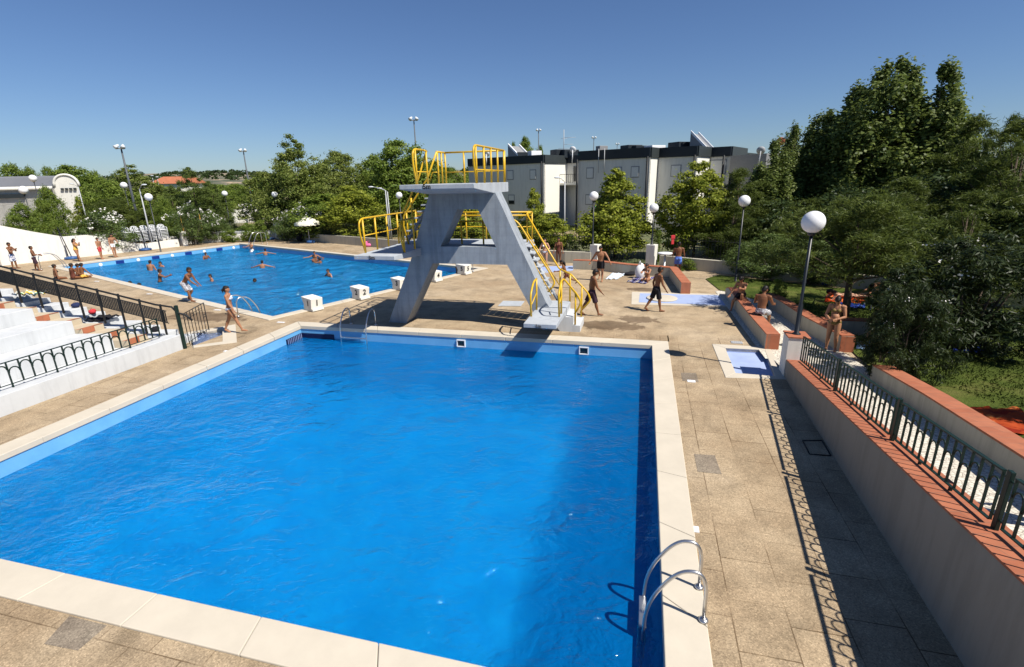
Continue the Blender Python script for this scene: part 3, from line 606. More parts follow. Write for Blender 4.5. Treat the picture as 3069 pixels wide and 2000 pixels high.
# middle platform rails
zm_ = 2.74
rail([W3([(-8.66, 18.62, 3.82), (-8.66, 14.42, 3.82), (-8.66, 14.36, 3.4), (-8.66, 14.62, zm_)], .3)]+[[(-8.66, t, 3.81), (-8.66, t, zm_)] for t in (14.62, 15.4, 16.2, 17.0, 17.8, 18.6)]+[('thin', [(-8.66, 14.62, 3.28), (-8.66, 17.0, 3.28)])])
rail([W3([(-7.38, 15.7, 3.75), (-7.38, 14.7, 3.75), (-7.38, 14.6, 3.3), (-7.38, 14.8, zm_)], .2), [(-7.38, 15.6, 4.4), (-7.38, 15.6, zm_)], [(-7.38, 14.82, 3.7), (-7.38, 14.82, zm_)]])
rail([[(-8.66, 18.65, 3.74), (-4.0, 18.65, 3.74)], [(-8.66, 18.65, 3.62), (-4.0, 18.65, 3.62)], ('thin', [(-8.66, 18.65, 3.2), (-4.0, 18.65, 3.2)]), [(-4.0, 18.65, 3.74), (-4.0, 17.8, 3.74)]]+[[(s, 18.65, 3.74), (s, 18.65, zm_)] for s in (-7.6, -6.6, -5.8, -5.0, -4.0)]+[[(-4.0, 17.8, 3.74), (-4.0, 17.8, zm_)]])
rail([[(-6.25, 16.85, 3.55), (-4.95, 16.85, 3.55)], [(-6.15, 16.85, 3.55), (-6.15, 16.85, zm_)], [(-5.35, 16.85, 3.55), (-5.35, 16.85, zm_)]])
# steep stair rails and lower rails
rail([W3([(-4.6, 16.8, 3.62), (-4.15, 16.8, 3.62), (-2.95, 16.8, 1.75), (-2.8, 16.8, 1.45), (-3.05, 16.8, 1.15)], .3), ('thin', [(-4.1, 16.8, 3.1), (-2.9, 16.8, 1.0)])])
rail([W3([(-4.0, 17.75, 3.72), (-2.82, 17.75, 1.80), (-2.3, 17.1, 1.72), (-1.72, 17.05, 1.12), (-1.6, 17.05, .85), (-1.85, 17.05, .55)], .12), ('thin', [(-4.0, 17.75, 3.1), (-2.75, 17.75, 1.1)]), [(-2.75, 17.5, 1.78), (-2.75, 17.5, .75)], [(-2.33, 17.05, 1.72), (-2.33, 17.05, .75)], [(-1.92, 17.05, 1.3), (-1.92, 17.05, .25)], ('thin', [(-2.33, 17.05, 1.3), (-1.92, 17.05, .75)])])
rail([W3([(-2.37, 14.95, .78), (-2.37, 14.8, 1.5), (-2.37, 15.25, 1.82), (-2.37, 15.75, 1.84), (-1.95, 15.98, 1.28), (-1.80, 15.98, 1.0), (-2.02, 15.98, .62)], .16), [(-2.37, 15.35, 1.8), (-2.37, 15.35, .78)], [(-2.0, 15.99, 1.35), (-2.0, 15.99, .25)], ('thin', [(-2.37, 14.98, 1.2), (-2.37, 15.35, 1.35)])])
rail([W3([(-3.24, 14.85, .78), (-3.24, 14.75, 1.45), (-3.24, 15.2, 1.8), (-3.24, 15.7, 1.82)], .2), [(-3.24, 15.7, 1.82), (-3.24, 15.7, .78)], ('thin', [(-3.24, 14.95, 1.15), (-3.24, 15.7, 1.35)])])
textmesh('number', '5m', .20, M['black'], T, W(-6.1, 13.985, 4.755), av, (0, 0, 1), .002, .004)
textmesh('number', '3m', .17, M['black'], T, W(-8.1, 13.985, 2.67), av, (0, 0, 1), .002, .004)
textmesh('number', '1m', .15, M['black'], T, W(-2.85, 14.005, .715), av, (0, 0, 1), .002, .004)

# ================================================ RIGHT: ramp wall, railings, brick topped walls, lawn
wd = Vector((-.277, -.961, 0)).normalized(); wn_ = Vector((.961, -.277, 0)).normalized(); wA = Vector((5.65, 7.6, 0))
def WL(k, off, z): return wA+wd*k+wn_*off+Vector((0, 0, z))      # k metres towards the terrace along the ramp wall
def wtop(k): return .92+.1115*k if k > -4.4 else .43
t = thing('ramp_wall', WL(-4.2, 0, 0), 'long white rendered ramp wall with a terracotta tiled ledge at the right of the diving pool', 'wall')
K0, K1 = -4.25, 9.0
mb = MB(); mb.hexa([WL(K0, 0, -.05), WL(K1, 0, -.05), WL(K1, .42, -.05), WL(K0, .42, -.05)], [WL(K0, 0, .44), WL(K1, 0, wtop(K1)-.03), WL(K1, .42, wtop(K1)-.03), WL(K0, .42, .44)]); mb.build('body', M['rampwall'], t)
mb = MB(); mb.hexa([WL(K0, -.005, .442), WL(K1, -.005, wtop(K1)-.028), WL(K1, .43, wtop(K1)-.028), WL(K0, .43, .442)], [WL(K0, -.005, .47), WL(K1, -.005, wtop(K1)), WL(K1, .43, wtop(K1)), WL(K0, .43, .47)]); mb.build('ledge', M['brick'], t)
# pier with lamp
t = thing('lamp_pier', WL(-4.5, .2, 0), 'white pier with a terracotta cap carrying the nearest globe lamp', 'pier')
mb = MB(); mb.hexa([WL(-4.78, -.02, -.05), WL(-4.252, -.02, -.05), WL(-4.252, .44, -.05), WL(-4.78, .44, -.05)], [WL(-4.78, -.02, 1.03), WL(-4.252, -.02, 1.03), WL(-4.252, .44, 1.03), WL(-4.78, .44, 1.03)]); mb.build('body', M['white'], t)
mb = MB(); mb.hexa([WL(-4.80, -.04, 1.032), WL(-4.232, -.04, 1.032), WL(-4.232, .46, 1.032), WL(-4.80, .46, 1.032)], [WL(-4.80, -.04, 1.065), WL(-4.232, -.04, 1.065), WL(-4.232, .46, 1.065), WL(-4.80, .46, 1.065)]); mb.build('cap', M['brick'], t)
def zf(k): return wtop(k)
def fence_panel(k0, k1, lab, off=.27, h=.66, foot=.07, P=None, grp='dark green arched railings along the ramp', step=.165, rad=.011, mat='green', zfun=None, supports=3):
    P = P or (lambda k, o, z: WL(k, o, z)); zfun = zfun or zf
    t = thing('railing', P(k0, off, zfun(k0)), lab, 'railing', grp)
    b = lambda k: zfun(k)+foot; tp = lambda k: zfun(k)+h
    def flat(mb, a, c, w=.02, th=.012):
        d = (c-a).normalized(); sd_ = Vector((-d.y, d.x, 0)); sd_ = sd_.normalized()*w; u = Vector((0, 0, th))
        mb.hexa([a-sd_-u, c-sd_-u, c+sd_-u, a+sd_-u], [a-sd_+u, c-sd_+u, c+sd_+u, a+sd_+u])
    mb = MB(); flat(mb, P(k0, off, tp(k0)), P(k1, off, tp(k1)), .022, .009); mb.build('top_rail', M[mat], t)
    mb = MB(); flat(mb, P(k0, off, b(k0)), P(k1, off, b(k1)), .02, .006); mb.build('bottom_rail', M[mat], t)
    n = max(2, round((k1-k0)/step)); mbb = MB(); mba = MB()
    for i in range(n+1):
        k = k0+(k1-k0)*i/n; d = (P(k+.01, off, 0)-P(k, off, 0)).normalized(); w = d*rad*.55; q = Vector((-d.y, d.x, 0))*rad*1.25
        a = P(k, off, b(k)+.004); c = P(k, off, tp(k)-.007); mbb.hexa([a-w-q, a+w-q, a+w+q, a-w+q], [c-w-q, c+w-q, c+w+q, c-w+q])
        if i < n:
            ka, kb = k+.012, k+(k1-k0)/n-.012; hz = (.60 if i % 2 else .76)*(h-foot)+foot; pts = []
            for j in range(9):
                th = math.pi*j/8; kk = (ka+kb)/2-(kb-ka)/2*math.cos(th); pts.append(P(kk, off, zfun(kk)+hz-.06+(kb-ka)/2*math.sin(th)*1.15))
            mba.tube(pts, rad*.95, 5)
    mbb.build('bars', M[mat], t); mba.build('arches', M[mat], t)
    for i in range(1, supports):
        k = k0+(k1-k0)*i/supports; mb = MB(); mb.box(P(k, off, zfun(k)+foot*.5), (.03, .03, foot+.002), math.atan2(wd.y, wd.x)); mb.build('leg', M[mat], t)
    return t
def fence_post(k, lab, off=.27, h=.70, P=None, mat='green', grp='thick green posts of the ramp railing', w=.034, zfun=None):
    P = P or (lambda k, o, z: WL(k, o, z)); zfun = zfun or zf
    mb = MB(); a = P(k, off, zfun(k)); mb.box(a+Vector((0, 0, h/2)), (w*2, w*1.2, h), math.atan2(wd.y, wd.x))
    mb.box(a+Vector((0, 0, h*.86)), (w*5.2, .012, .02), math.atan2(wd.y, wd.x)).box(a+Vector((0, 0, h*.2)), (w*5.2, .012, .02), math.atan2(wd.y, wd.x))
    tag(mb.build('railing_post', M[mat], bevel=.004), lab, 'post', grp)
ks = [(-4.13, -1.75), (-1.55, .78), (.98, 3.18), (3.38, 5.7)]
ords = ['far', 'second', 'third', 'nearest']
for i, (a, b) in enumerate(ks): fence_panel(a, b, ['arched green railing panel touching the lamp pier', 'arched green railing panel between the first and second thick posts from the lamp pier', 'arched green railing panel between the second and third thick posts from the lamp pier', 'arched green railing panel at the right edge, nearest the terrace'][i])
for i, k in enumerate((-1.65, .88, 3.28)): fence_post(k, ['thick green railing post nearest the lamp pier', 'thick green railing post in the middle of the ramp wall', 'thick green railing post nearest the terrace'][i])
# pebble path: level by the pool, rising as a ramp along the wall
def pathz(x, y): return max(.008, .1115*(12.95-y)) if y < 12.95 else .008
def grid_sheet(name, quad, nu, nv, zf_, mat, kind='structure'):
    a, b, c, d = [Vector((p[0], p[1], 0)) for p in quad]; vs = []; fs = []
    for i in range(nu+1):
        for j in range(nv+1):
            p = a.lerp(b, i/nu).lerp(d.lerp(c, i/nu), j/nv); vs.append((p.x, p.y, zf_(p.x, p.y)))
    for i in range(nu):
        for j in range(nv): k = i*(nv+1)+j; fs.append([k, k+nv+1, k+nv+2, k+1])
    mb = MB(); mb.add(vs, fs, True); o = mb.build(name, mat); return tag(o, kind=kind)
grid_sheet('path', [(7.2, 13.0), (9.35, 13.0), (5.6, .2), (3.9, .2)], 6, 30, lambda x, y: pathz(x, y)+(.004), M['cobble'])
sheet('path', [(7.0, 13.002), (9.35, 13.002), (9.9, 18.6), (10.3, 21.6), (9.0, 21.6)], [], .012, M['cobble'])
def low_wall(name, pts, th, h, lab, z0=None, mat='cream', grp=None, cap=True, endcap=None, capmat='brick', side=1):
    """pts: the face line seen from the pool; thickness goes to the right of travel"""
    pts = [Vector((p[0], p[1], 0)) for p in pts]; n = len(pts); back = []
    for i in range(n):
        a = (pts[i]-pts[i-1]).normalized() if i else (pts[1]-pts[0]).normalized(); b = (pts[i+1]-pts[i]).normalized() if i < n-1 else a
        na = Vector((a.y, -a.x, 0))*side; nb = Vector((b.y, -b.x, 0))*side; k = na+nb; k = k/(k.dot(na)); back.append(pts[i]+k*th)
    z0 = z0 or [0]*n; hs = h if hasattr(h, '__len__') else [h]*n
    t = thing(name, pts[0]+Vector((0, 0, z0[0])), lab, 'wall', grp); mb = MB(); mc = MB(); ch = .035 if cap else 0
    for i in range(n-1):
        q = [pts[i], pts[i+1], back[i+1], back[i]]
        if side < 0: q = [q[3], q[2], q[1], q[0]]; zz = [i, i+1, i+1, i]
        else: zz = [i, i+1, i+1, i]
        mb.hexa([p+Vector((0, 0, z0[z]-.06)) for p, z in zip(q, zz)], [p+Vector((0, 0, z0[z]+hs[z]-ch)) for p, z in zip(q, zz)])
        if cap: mc.hexa([p+Vector((0, 0, z0[z]+hs[z]-ch+.001)) for p, z in zip(q, zz)], [p+Vector((0, 0, z0[z]+hs[z])) for p, z in zip(q, zz)])
    mb.build('body', M[mat], t)
    if cap: mc.build('coping', M[capmat], t)
    return t
def brick_end(t, a, b, z, h, out):     # tiled end face 3 mm proud
    a = Vector((a[0], a[1], 0)); b = Vector((b[0], b[1], 0)); o = Vector((out[0], out[1], 0)).normalized()*.004; mb = MB()
    q = [a+o, b+o, b+o*.1, a+o*.1]; mb.hexa([p+Vector((0, 0, z-.05)) for p in q], [p+Vector((0, 0, z+h-.036)) for p in q]); mb.build('tiled_end', M['brick'], t)
t = low_wall('bench_wall', [(9.15, 20.9), (8.95, 20.2), (8.45, 18.35), (7.8, 15.7), (7.36, 13.78)], .37, [.3, .48, .48, .48, .48], 'white bench wall with terracotta top where two bathers sit beside the pebble path', side=-1)
brick_end(t, (7.36, 13.78), (7.72, 13.70), 0, .48, (-.22, -.97))
t = low_wall('garden_wall', [(9.85, 18.9), (9.75, 17.6), (9.42, 15.5), (9.3, 13.42)], .36, .5, 'white garden wall with terracotta top between the pebble path and the lawn', side=-1)
brick_end(t, (9.3, 13.42), (9.66, 13.35), 0, .5, (-.1, -1))
low_wall('garden_wall', [(9.80, 15.05), (11.0, 14.8), (12.6, 14.5)], .34, .5, 'low white wall branching off behind the pregnant woman, half behind the oleander', side=-1)
t = low_wall('retaining_wall', [(8.40, 10.9), (7.7, 8.6), (6.72, 5.7), (5.3, 1.6)], .4, [.38, .41, .45, .45], 'white retaining wall with red tiled top between the ramp and the upper lawn', z0=[.22, .49, .80, 1.22], side=-1)
def lawnz(x, y): return .012 if y > 12.6 else .012+.098*(12.6-y)
grid_sheet('lawn', [(9.66, 13.4), (20, 13.4), (20, .5), (5.6, .5)], 10, 14, lambda x, y: lawnz(x, y)+.02, M['grass'])
sheet('lawn', [(9.66, 13.402), (20, 13.402), (20, 19), (14.4, 21.6), (10.6, 25.2), (9.6, 24.3), (9.25, 21.75), (10.2, 19), (9.9, 15.5)], [], .03, M['grass'])
# curved bench wall with terracotta top, centre right
bw = low_wall('bench_wall', [(3.52, 28.1), (4.6, 27.6), (6.18, 26.2), (8.02, 25.0), (7.36, 21.25)], .40, [.5, .52, .5, .5, .5], 'low white bench wall with terracotta top behind the sunbathing woman, ending by the shower basin', side=-1)
brick_end(bw, (7.36, 21.25), (7.75, 21.18), 0, .5, (-.1, -1))

# perimeter wall with pillars and black picket fence
def picket(name, A, B, z, h, lab, step=.16, r=.011, grp='black picket fences on the boundary wall', mat='black'):
    A = Vector((A[0], A[1], z)); B = Vector((B[0], B[1], z)); L = (B-A).length; n = int(L/step)
    t = thing(name, A, lab, 'fence', grp); mb = MB()
    for i in range(n+1):
        p = A.lerp(B, i/max(1, n)); mb.tube([p, p+Vector((0, 0, h))], r, 4, False)
    mb.build('pickets', M[mat], t); mb = MB()
    for f in (.12, .88): mb.tube([A+Vector((0, 0, h*f)), B+Vector((0, 0, h*f))], r*1.3, 4)
    mb.build('rails', M[mat], t); return t
low_wall('boundary_wall', [(-28.0, 48.5), (-22.3, 48.5)], .3, .75, 'white boundary wall beyond the far corner of the swimming pool', side=-1, cap=False, mat='greywhite')
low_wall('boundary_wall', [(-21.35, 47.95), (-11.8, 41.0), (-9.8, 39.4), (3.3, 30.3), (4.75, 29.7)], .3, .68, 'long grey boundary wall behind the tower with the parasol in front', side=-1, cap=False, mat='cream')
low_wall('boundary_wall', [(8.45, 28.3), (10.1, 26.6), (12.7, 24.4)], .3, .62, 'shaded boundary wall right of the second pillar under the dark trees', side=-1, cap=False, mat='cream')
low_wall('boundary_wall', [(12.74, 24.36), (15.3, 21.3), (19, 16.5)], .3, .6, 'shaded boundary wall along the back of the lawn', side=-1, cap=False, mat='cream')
def pillar(p, h, lab, w=.5, rz=R(-36)):
    mb = MB(); mb.box((p[0], p[1], h/2-.03), (w, w, h), rz); tag(mb.build('pillar', M['white'], bevel=.01), lab, 'pillar', 'white pillars of the boundary wall')
pillar((5.08, 29.9), 1.15, 'white square pillar behind the running man, under a globe lamp')
pillar((8.05, 28.5), 1.25, 'white square pillar right of the pointed young tree')
pillar((-21.7, 48.3), 1.6, 'white square pillar left of the parasol, under a globe lamp', .8)
picket('picket_fence', (-20.9, 47.9), (-9.9, 39.7), .6, 1.15, 'black picket fence behind the parasol')
picket('picket_fence', (-9.7, 39.55), (4.7, 30.0), .6, 1.1, 'black picket fence behind the diving tower')
picket('picket_fence', (5.5, 29.9), (7.8, 28.7), .1, 1.1, 'black picket fence between the two white pillars')
picket('picket_fence', (8.5, 28.5), (12.7, 24.75), .55, 1.15, 'black picket fence right of the second pillar')
picket('picket_fence', (12.8, 24.6), (18.8, 17.0), .55, 1.1, 'dark picket fence at the back of the lawn', mat='green')
picket('picket_fence', (-28.2, 49.0), (-22.2, 48.9), .7, 1.0, 'black picket fence at the far corner of the swimming pool')
# ================================================ LEFT: terraced seating, stairs, railings, gate
def rl(s): return 12.0+.21*(s+13.9)          # line of the stair railing in the pool's axes
t = thing('terraced_seating', W(-14.1, 6, 0), 'white concrete terraced seating stepping up at the left edge', 'seating')
mb = MB()
def slab_st(mb, s0, s1, ta0, ta1, tb0, tb1, z0, z1):   # between s0 and s1; t runs from ta to tb at each
    q = [(s0, ta0), (s1, ta1), (s1, tb1), (s0, tb0)]; mb.hexa([W(a, b, z0) for a, b in q], [W(a, b, z1) for a, b in q])
slab_st(mb, -14.35, -13.88, 0, 0, 11.88, 11.95, -.05, .47); mb.build('front_wall', M['greywhite'], t, bevel=.01)
tiers = [(-15.45, -14.352, .24), (-16.55, -15.452, .71), (-17.65, -16.552, 1.12), (-18.8, -17.652, 1.52), (-20.0, -18.802, 1.9), (-21.3, -20.002, 2.28)]
for i, (a, b, z) in enumerate(tiers):
    mb = MB(); e = .62 if i else .35; slab_st(mb, a, b, 0, 0, rl(a)-e, rl(b)-e, -.05, z); mb.build('seat_tier', M['greywhite'], t, bevel=.012)
t = thing('terrace_stairs', W(-16, 11.2, 0), 'cream stairs with terracotta nosings climbing the terrace beside the black railing', 'stairs')
n = 10; sA = -14.36; ds = .66
for i in range(n):
    a = sA-ds*(i+1); b = sA-ds*i-.001; z = .30+.185*i; mb = MB(); slab_st(mb, a, b, rl(a)-.618, rl(b)-.618, rl(a)+.05, rl(b)+.05, -.04, z-.002*(i % 2)); mb.build('step', M['stepcream'], t, bevel=.008)
    if 1:
        mb = MB(); slab_st(mb, b-.035, b+.012, rl(a)-.60, rl(b)-.60, rl(a)+.03, rl(b)+.03, z+.001, z+.012); slab_st(mb, b+.002, b+.014, rl(b)-.60, rl(b)-.60, rl(b)-.25, rl(b)-.25, z-.17, z+.001); mb.build('nosing', M['brick'], t)
t = thing('side_terrace', W(-16, 12.6, 0), 'white sloping terrace beyond the stair railing with towels and bags on it', 'seating')
for i in range(11):
    a = -14.3-.58*(i+1); b = -14.3-.58*i-.002; z = .20+.162*i
    mb = MB(); slab_st(mb, a, b, rl(a)+.052, rl(b)+.052, rl(a)+1.0, rl(b)+1.0, -.05, z); mb.build('seat_tier', M['greywhite'], t, bevel=.012)
def zst(s): return .34+.28*(-14.2-s) if s < -14.2 else .34
# black stair railing
t = thing('stair_railing', W(-14, 12, 0), 'long black stair railing running up the left edge of the picture', 'railing')
P0, P1_ = -14.0, -19.6
top = lambda s: zst(s)+1.02
mb = MB(); mb.tube([W(-13.45, 12.1, .92), W(-13.6, 12.05, 1.10), W(-13.85, 12.0, 1.18)]+[W(s, rl(s), top(s)) for s in np.arange(-14.0, -20.2, -.5)], .03, 8); mb.build('handrail', M['black'], t)
mb = MB(); mb.tube([W(s, rl(s), top(s)-.13) for s in (-14.2, -20.0)], .016, 4).tube([W(s, rl(s), top(s)-.52) for s in (-14.2, -20.0)], .016, 4); mb.build('rails', M['black'], t)
mb = MB(); s = -14.25
while s > -20: mb.tube([W(s, rl(s), top(s)-.13), W(s, rl(s), top(s)-.52)], .017, 4, False); s -= .05
mb.build('bars', M['black'], t)
for i in range(10):
    s = -14.35-.62*i; mb = MB(); mb.box(W(s, rl(s), (zst(s)+top(s))/2), (.045, .045, top(s)-zst(s)+.1), AZ); mb.build('post', M['black'], t)
# low arched railing on the front wall of the seating
LP = lambda k, o, z: W(-14.2+o, 11.7-k, z); zl = lambda k: .472
prev = wd; wd = -cv
panels = [(.15, 5.0), (5.3, 9.6)]
for i, (a, b) in enumerate(panels):
    fence_panel(a, b, ['arched black railing on the low white wall, between its thick post and the gate post', 'arched black railing on the low white wall at the left picture edge'][i], off=0, h=.62, foot=.09, P=LP, grp='arched railings on the front wall of the seating', step=.245, rad=.017, mat='green', zfun=zl, supports=5)
fence_post(5.15, 'thick dark green post in the middle of the low arched railing on the seating wall', off=0, h=.66, P=LP, zfun=zl, grp=None, w=.05)
wd = prev
mb = MB(); mb.box(W(-13.86, 12.0, .70), (.085, .085, 1.42), AZ); tag(mb.build('gate_post', M['green'], bevel=.006), 'thick dark green gate post at the corner of the seating wall', 'gate post')
t = thing('gate', W(-13.7, 12.1, .1), 'open wrought iron gate standing over the small foot bath', 'gate')
ga = gp(551, 1008)+Vector((0, 0, .1)); ga = Vector((-11.15, 16.05, .13)); gb = Vector((-10.35, 16.9, .13)); gh = .98
ga = W(-13.78, 12.12, .13); gb = gp(629, 1001)+Vector((0, 0, .13))
mb = MB(); mb.tube([ga, ga+Vector((0, 0, gh))], .013, 4).tube([gb, gb+Vector((0, 0, gh))], .016, 4).tube([ga+Vector((0, 0, gh)), gb+Vector((0, 0, gh))], .014, 4).tube([ga+Vector((0, 0, .06)), gb+Vector((0, 0, .06))], .01, 4); mb.build('frame', M['black'], t)
mb = MB()
for i in range(1, 7):
    p = ga.lerp(gb, i/7); mb.tube([p, p+Vector((0, 0, gh))], .011, 4, False)
    for hz in (.70, .78): 
        q = ga.lerp(gb, (i-1)/7); r = [q.lerp(p, .5-.46*math.cos(math.pi*j/6))+Vector((0, 0, hz+.09*math.sin(math.pi*j/6))) for j in range(7)]; mb.tube(r, .007, 4, False)
mb.build('bars', M['black'], t)
mb = MB(); p = ga.lerp(gb, 6/7); mb.tube([p+Vector((0, 0, .52)), gb+Vector((0, 0, .52))], .012, 4).tube([p+Vector((0, 0, .60)), gb+Vector((0, 0, .60))], .012, 4); mb.build('latch', M['black'], t)
# small panel behind the gate post
picket('railing', tuple(W(-14.9, 12.95))[:2], tuple(W(-13.95, 12.1))[:2], .05, .95, 'short dark railing panel behind the gate post', step=.2, grp=None)

# back wall of the swimming pool: high at the left, stepping down to a pier
BA, BB = gp(55, 792), gp(560, 737)
def bw_at(px, y): 
    n = np.array([-(BB-BA).y, (BB-BA).x, 0]); d = ray(px, y); k = (n@np.array(BA)-n@np.array([0, 0, CH]))/(n@d); p = np.array([0, 0, CH])+k*d; return Vector(p)
prof = [(-40, 655), (0, 676), (100, 695), (192, 710), (262, 705), (320, 712), (400, 730), (438, 731), (534, 717)]
T_ = [bw_at(*p) for p in prof]; bd = (BB-BA).normalized(); bn = Vector((-bd.y, bd.x, 0))*.35
t = thing('back_wall', Vector((T_[2].x, T_[2].y, 0)), 'long white wall behind the swimming pool, high at the left and dipping towards a small pier', 'wall')
mb = MB(); n = len(T_); fr = [Vector((p.x, p.y, -.05)) for p in T_]+T_[::-1]; bk = [p+bn for p in fr]
m_ = len(fr); mb.add(fr+bk, [list(range(m_)), list(range(2*m_-1, m_-1, -1))]+[[(i+1) % m_, i, m_+i, m_+(i+1) % m_] for i in range(m_)]); mb.build('body', M['white'], t)
p0 = bw_at(541, 695); p1 = bw_at(553, 695); mb = MB(); c = (p0+p1)/2+bn/2; mb.box((c.x, c.y, p0.z/2-.02), ((p1-p0).length*1.25, .52, p0.z+.06), math.atan2(bd.y, bd.x)); mb.build('pier', M['white'], t)
q = bw_at(18, 780); mb = MB(); a = Vector((BA.x, BA.y, 0)); c = Vector((-21.9, 21.5, 0)); c = a+Vector((-.25, -1, 0)).normalized()*11
low_wall('white_wall', [(a.x-.6, a.y), (c.x-2.2, c.y)], .3, [2.7, 4.6], 'grey white wall in shade at the very left edge behind the standing man', side=1, cap=False, mat='white')
# ramp balustrade with red brick side behind the wall
low_wall('brick_ramp', [tuple(atd(118, 690, 54))[:2], tuple(atd(200, 690, 54.5))[:2], tuple(atd(284, 690, 55))[:2]], .4, [1.35, 1.2, .55], 'brick faced ramp side behind the back wall', side=-1, cap=False, mat='tile')
picket('ramp_fence', tuple(atd(118, 690, 53))[:2], tuple(atd(262, 690, 53.5))[:2], .5, 1.25, 'thin dark fence along the brick ramp behind the back wall', step=.35, r=.02, grp=None)
low_wall('garden_kerb', [(-31.0, 44.6), (-26, 47), (-24.5, 48.4)], .3, [.8, .5, .6], 'curved white garden wall behind the stacked chairs', side=-1, cap=False, mat='white')
picket('garden_fence', (-31.0, 45.2), (-27.5, 47.2), .5, 1.3, 'black fence behind the flowering bush on the far left', step=.22, grp='black picket fences on the boundary wall')
mb = MB(); mb.box((-34.5, 52, .25), (26, .3, .6), R(4)); tag(mb.build('lawn_kerb', M['white']), 'long low white kerb on the lawn in front of the vaulted hall', 'kerb')
grid_sheet('lawn', [(-44, 46), (-26, 50), (-30, 64), (-52, 62)], 4, 4, lambda x, y: .05, M['grass'])
grid_sheet('sports_pitch', [(-24, 62), (-14, 62), (-16, 90), (-34, 90)], 2, 2, lambda x, y: .06, M['grass'])

# ================================================ lamps and poles
def globe_lamp(p, zc, lab, z0=0, r=.25, grp='globe lamps around the pools', thick=1.0):
    t = thing('globe_lamp', (p[0], p[1], z0), lab, 'street lamp', grp); x, y = p[0], p[1]
    mb = MB(); zr_ = zc-r*.9; zm = z0+(zr_-z0)*.30
    mb.lathe([(.10*thick, z0), (.10*thick, z0+.02), (.058*thick, z0+.05), (.055*thick, zm), (.036*thick, zm+.06), (.034*thick, zr_-.08)], (x, y, 0), 14); mb.build('pole', M['bar'], t)
    mb = MB(); mb.lathe([(.04, zr_-.09), (.085, zr_-.07), (.10, zr_+.02), (.07, zr_+.03)], (x, y, 0), 16); mb.build('collar', M['bar'], t)
    mb = MB(); mb.ell((x, y, zc), (r, r, r), None, 28, 18); mb.build('globe', M['globe'], t)
pl = WL(-4.52, .2, 0)
def lampat(px, yc, D, lab, z0=-.1, r=.25, **k):
    p = atd(px, yc, D); globe_lamp((p.x, p.y), p.z, lab, z0, r, **k)
z_ = None
d_ = math.hypot(pl.x, pl.y); 
globe_lamp((pl.x, pl.y), 3.80, 'large globe lamp on the white pier at the ramp wall, nearest of all', 1.06, .255)
lampat(2231, 603, 25.9, 'globe lamp on a leaning looking dark pole beside the woman sitting on the bench wall', 0, .26)
p = atd(1780, 588, 30.3); globe_lamp((p.x, p.y), p.z, 'globe lamp on the pillar left of the pointed young tree', 1.12, .26)
p = atd(1960, 624, 29.6); globe_lamp((p.x, p.y), p.z, 'globe lamp on the pillar right of the pointed young tree', 1.22, .25)
lampat(1196, 586, 41, 'globe lamp left of the diving tower, upper of two', r=.25)
lampat(1194, 611, 62, 'small far globe lamp just below another one left of the diving tower', r=.25)
lampat(823, 583, 52.5, 'globe lamp on the white pillar left of the parasol', r=.26)
lampat(673, 581, 60, 'globe lamp in front of the white stadium terrace', r=.28)
lampat(445, 591, 49, 'globe lamp above the stacked white chairs', r=.28)
lampat(371, 556, 68, 'globe lamp beside the tall floodlight mast on the left', r=.33)
lampat(98.5, 535, 76, 'globe lamp in front of the vaulted hall, the higher one', r=.36)
lampat(70, 570, 66, 'globe lamp in front of the vaulted hall, the lower one', r=.36)
def mast(px, ytop, D, lab, px2=None, r=.14, hd=1.0, z0=-.1):
    hd *= .55; p = atd(px, ytop, D); x, y = p.x, p.y
    t = thing('floodlight_mast', (x, y, z0), lab, 'floodlight', 'floodlight masts'); r *= .8
    mb = MB(); mb.tube([(x, y, z0), (x, y, z0+(p.z-z0)*.5), (x, y, p.z)], [r*1.3, r, r*.6], 8); mb.build('pole', M['darkpole'], t)
    mb = MB(); mb.tube([(x-.7*hd, y, p.z-.1), (x+.7*hd, y, p.z-.1)], .05, 6); mb.build('crossbar', M['greypole'], t)
    for sx in (-1, 1):
        mb = MB(); c = Vector((x+sx*.55*hd, y-.1, p.z+.1)); m3 = Matrix.Rotation(sx*.5, 3, 'Z') @ Matrix.Rotation(R(35), 3, 'X'); mb.lathe([(.16*hd, -.22), (.38*hd, .22)], (0, 0, 0), 12)
        mb.v = [tuple(c + m3 @ Matrix.Rotation(R(90), 3, 'X') @ Vector(v)) for v in mb.v]; mb.build('floodlight', M['lamp'], t)
mast(362, 442, 64, 'tall floodlight mast rising above the trees on the left')
mast(729, 452, 80, 'floodlight mast between the pine and the tall locust tree')
mast(1240, 358, 62, 'tall floodlight mast behind the left rail of the diving tower', r=.12)
mast(1614, 391, 92, 'floodlight mast above the flat roof, left of the aerial', hd=.8)
mast(1780, 413, 110, 'floodlight mast above the middle of the flat roof', hd=.9)
mast(1850, 432, 140, 'small distant floodlight mast above the flat roof', hd=.9)
def arm_lamp(px, ytop, D, dx, lab, name='street_lamp', z0=-.1, arms=1, hh=.3):
    p = atd(px, ytop, D); x, y = p.x, p.y; t = thing(name, (x, y, z0), lab, 'street lamp', 'grey arm street lamps')
    mb = MB(); mb.tube([(x, y, z0), (x, y, p.z)], [.07, .04], 8); mb.build('pole', M['greypole'], t)
    mb = MB(); mb.tube([(x, y, p.z-.02), (x+dx*.5, y-.2, p.z+hh*.7), (x+dx, y-.3, p.z+hh)], .025, 6); mb.build('arm', M['greypole'], t)
    mb = MB(); mb.ell((x+dx*1.12, y-.33, p.z+hh), (.22, .1, .06)); mb.build('lamp_head', M['lamp'], t)
arm_lamp(1155, 571, 44, -.95, 'grey street lamp with arm to the left, left of the tower')
arm_lamp(1161, 575, 46, -.5, 'grey street lamp standing just behind another left of the tower')
